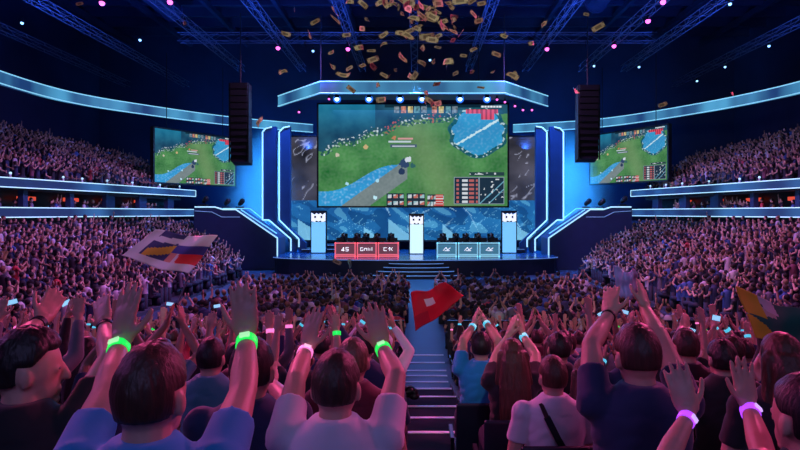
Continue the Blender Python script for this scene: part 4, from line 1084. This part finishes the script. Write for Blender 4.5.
# ------------------------------------------------------------------ light
def spot(loc, aim, col, e, ang=60, size=.4, blend=.6):
    l = bpy.data.lights.new('s', 'SPOT'); l.energy = e; l.color = col; l.spot_size = math.radians(ang); l.spot_blend = blend; l.shadow_soft_size = size
    o = bpy.data.objects.new('stage_or_added_spot', l); C.objects.link(o); o.location = loc; o.rotation_euler = (Vector(aim)-Vector(loc)).to_track_quat('-Z','Y').to_euler(); return o
def area(loc, aim, col, e, sx, sy=None):
    l = bpy.data.lights.new('a', 'AREA'); l.energy = e; l.color = col; l.size = sx
    if sy: l.shape = 'RECTANGLE'; l.size_y = sy
    o = bpy.data.objects.new('wash_or_fill_light', l); C.objects.link(o); o.location = loc; o.rotation_euler = (Vector(aim)-Vector(loc)).to_track_quat('-Z','Y').to_euler(); return o
PK = (1,.10,.34); LI = (.72,.30,1); BL = (.05,.22,1)
# pink key from trusses over the near tier
area((-8,14,10.5), (-3,4,2.5), PK, 400, 1.6).data.spread = 1.6; area((9,14,10.5), (3,4,2.5), PK, 400, 1.6).data.spread = 1.6
area((-11,5,9), (-1,6,2.5), (.75,.2,.9), 230, 1.5); area((11,5,9), (1,6,2.5), (1,.12,.45), 230, 1.5)
area((0,-5,9), (0,6,2.5), (.42,.38,1), 135, 3)  # violet-blue fill added behind the camera, on no truss
for x in (-6,0,6): spot((x,27,15.8), (x*1.2,8.5,1), (.95,.16,.55), 1500, 34)
# unseen warm spot added behind the camera to brighten the falling banknotes
spot((-3,-3,9.5), (.0,11,9.4), (1,.95,.66), 2700, 60, .5)
for a_, b_, c_, e_, g_ in (((-2,-3,9),(-3.6,8.5,3.5),(.95,.85,1),620,16),((0,-4,9),(.25,5.2,3.4),(1,.8,.85),560,12),((2,-3,8),(2.1,3.6,3.5),(1,.9,.9),40,12),((1,-3,8),(1.1,3.3,3.8),(.8,.8,1),90,9)): spot(a_, b_, c_, e_, g_, .1)  # unseen narrow spots added from behind to brighten the flags and the lilac cloth
# floor block
spot((-4,27,15.5), (-3,22,0), (.65,.22,.75), 1500, 75); spot((5,27,15.5), (4,22,0), (.65,.22,.75), 1500, 75)
# side stands
for s in (-1,1):
    spot((s*4,24,15.6), (s*15,26,2), (.74,.28,.9) if s < 0 else (.85,.26,.78), 6800, 75); spot((s*4,34,15.6), (s*15,38,2), (.7,.27,.95), 5600, 70)
    spot((s*2,16,15.6), (s*13,19,1.5), (.9,.2,.65), 4600, 70)
    spot((s*9,30,15.6), (s*26,38,7), (.5,.28,.9), 1700, 70); spot((s*9,40,15.6), (s*24,48,6.5), (.4,.33,1), 1500, 70)
    # blue washes at the stage sides
    spot((s*9,44,15.5), (s*10,47,1), BL, 9000, 60); spot((s*13,56,1), (s*15,64,7), (.02,.22,1), 4500, 90)
    spot((s*12.5,52,15), (s*12.5,50,3), (.03,.33,1), 42000, 45)
    spot((s*11.5,47.6,3), (s*14,53,8), (.03,.33,1), 4000, 80)
    spot((s*8.5,36,15.8), (s*9.5,34,0), (.08,.4,1), 6500, 45)
# stage
area((0,44,11.5), (0,44,1), (.08,.38,1), 4200, 12, 4)
spot((0,36,11.8), (.2,33,0), (.1,.5,1), 11000, 60)
area((0,38,10.5), (0,18,1), BL, 1300, 12, 3)
for x in (-9,0,9): spot((x,50,9.5), (x*1.2,58,20), (.03,.16,1), 6000, 120)
# ceiling uplight
for x in (-18,-6,6,18): spot((x,34,11), (x*1.1,36,24), (.03,.13,1), 5200, 130)
W = bpy.data.worlds.new('w'); bpy.context.scene.world = W; W.use_nodes = True
W.node_tree.nodes['Background'].inputs[0].default_value = (.10,.13,.6,1); W.node_tree.nodes['Background'].inputs[1].default_value = .05
# haze beside the stage
vm = bpy.data.materials.new('haze'); vm.use_nodes = True; vn = vm.node_tree.nodes; vl = vm.node_tree.links; vn.clear()
vo = vn.new('ShaderNodeOutputMaterial'); vs_ = vn.new('ShaderNodeVolumeScatter'); vs_.inputs['Color'].default_value = (.7,.85,1,1)
tc = vn.new('ShaderNodeTexCoord'); ln_ = vn.new('ShaderNodeVectorMath'); ln_.operation = 'LENGTH'; mr = vn.new('ShaderNodeMapRange'); mr.interpolation_type = 'SMOOTHSTEP'
nz = vn.new('ShaderNodeTexNoise'); nz.inputs['Scale'].default_value = 2.2; mu = vn.new('ShaderNodeMath'); mu.operation = 'MULTIPLY'
mr.inputs[1].default_value = 1; mr.inputs[2].default_value = .15; mr.inputs[3].default_value = 0; mr.inputs[4].default_value = .42
vl.new(tc.outputs['Object'], ln_.inputs[0]); vl.new(ln_.outputs['Value'], mr.inputs[0]); vl.new(tc.outputs['Object'], nz.inputs['Vector'])
vl.new(mr.outputs[0], mu.inputs[0]); vl.new(nz.outputs['Fac'], mu.inputs[1]); vl.new(mu.outputs[0], vs_.inputs['Density']); vl.new(vs_.outputs[0], vo.inputs['Volume'])
for s in (-1,1):
    hz = MB().ell((0,0,0), (1,1,1), None, 24, 16); o = ob('haze', hz, 'black'); tag(o, 'blue lit theatrical haze drifting at the %s of the stage' % ('left' if s < 0 else 'right'), 'haze'); o['kind'] = 'stuff'
    o.location = (s*12.6,51,5.6); o.scale = (5.2,3.0,6.2)
    o.data.materials.clear(); o.data.materials.append(vm)

# ------------------------------------------------------------------ camera and render settings
cam = bpy.data.cameras.new('camera'); co = bpy.data.objects.new('camera', cam); C.objects.link(co)
co.location = (0,0,CZ); co.rotation_euler = (math.pi/2,0,0); cam.lens = 27; cam.sensor_width = 36; cam.shift_x = -17/800; cam.shift_y = -12/800
cam.clip_start = .05; cam.clip_end = 300
sc = bpy.context.scene; sc.camera = co
sc.view_settings.view_transform = 'Standard'; sc.view_settings.look = 'None'; sc.view_settings.gamma = 1; sc.view_settings.exposure = 0
sc.cycles.use_denoising = True; sc.cycles.max_bounces = 5; sc.cycles.diffuse_bounces = 2; sc.cycles.glossy_bounces = 3; sc.cycles.volume_bounces = 0
sc.cycles.sample_clamp_indirect = 4; sc.cycles.volume_step_rate = 4
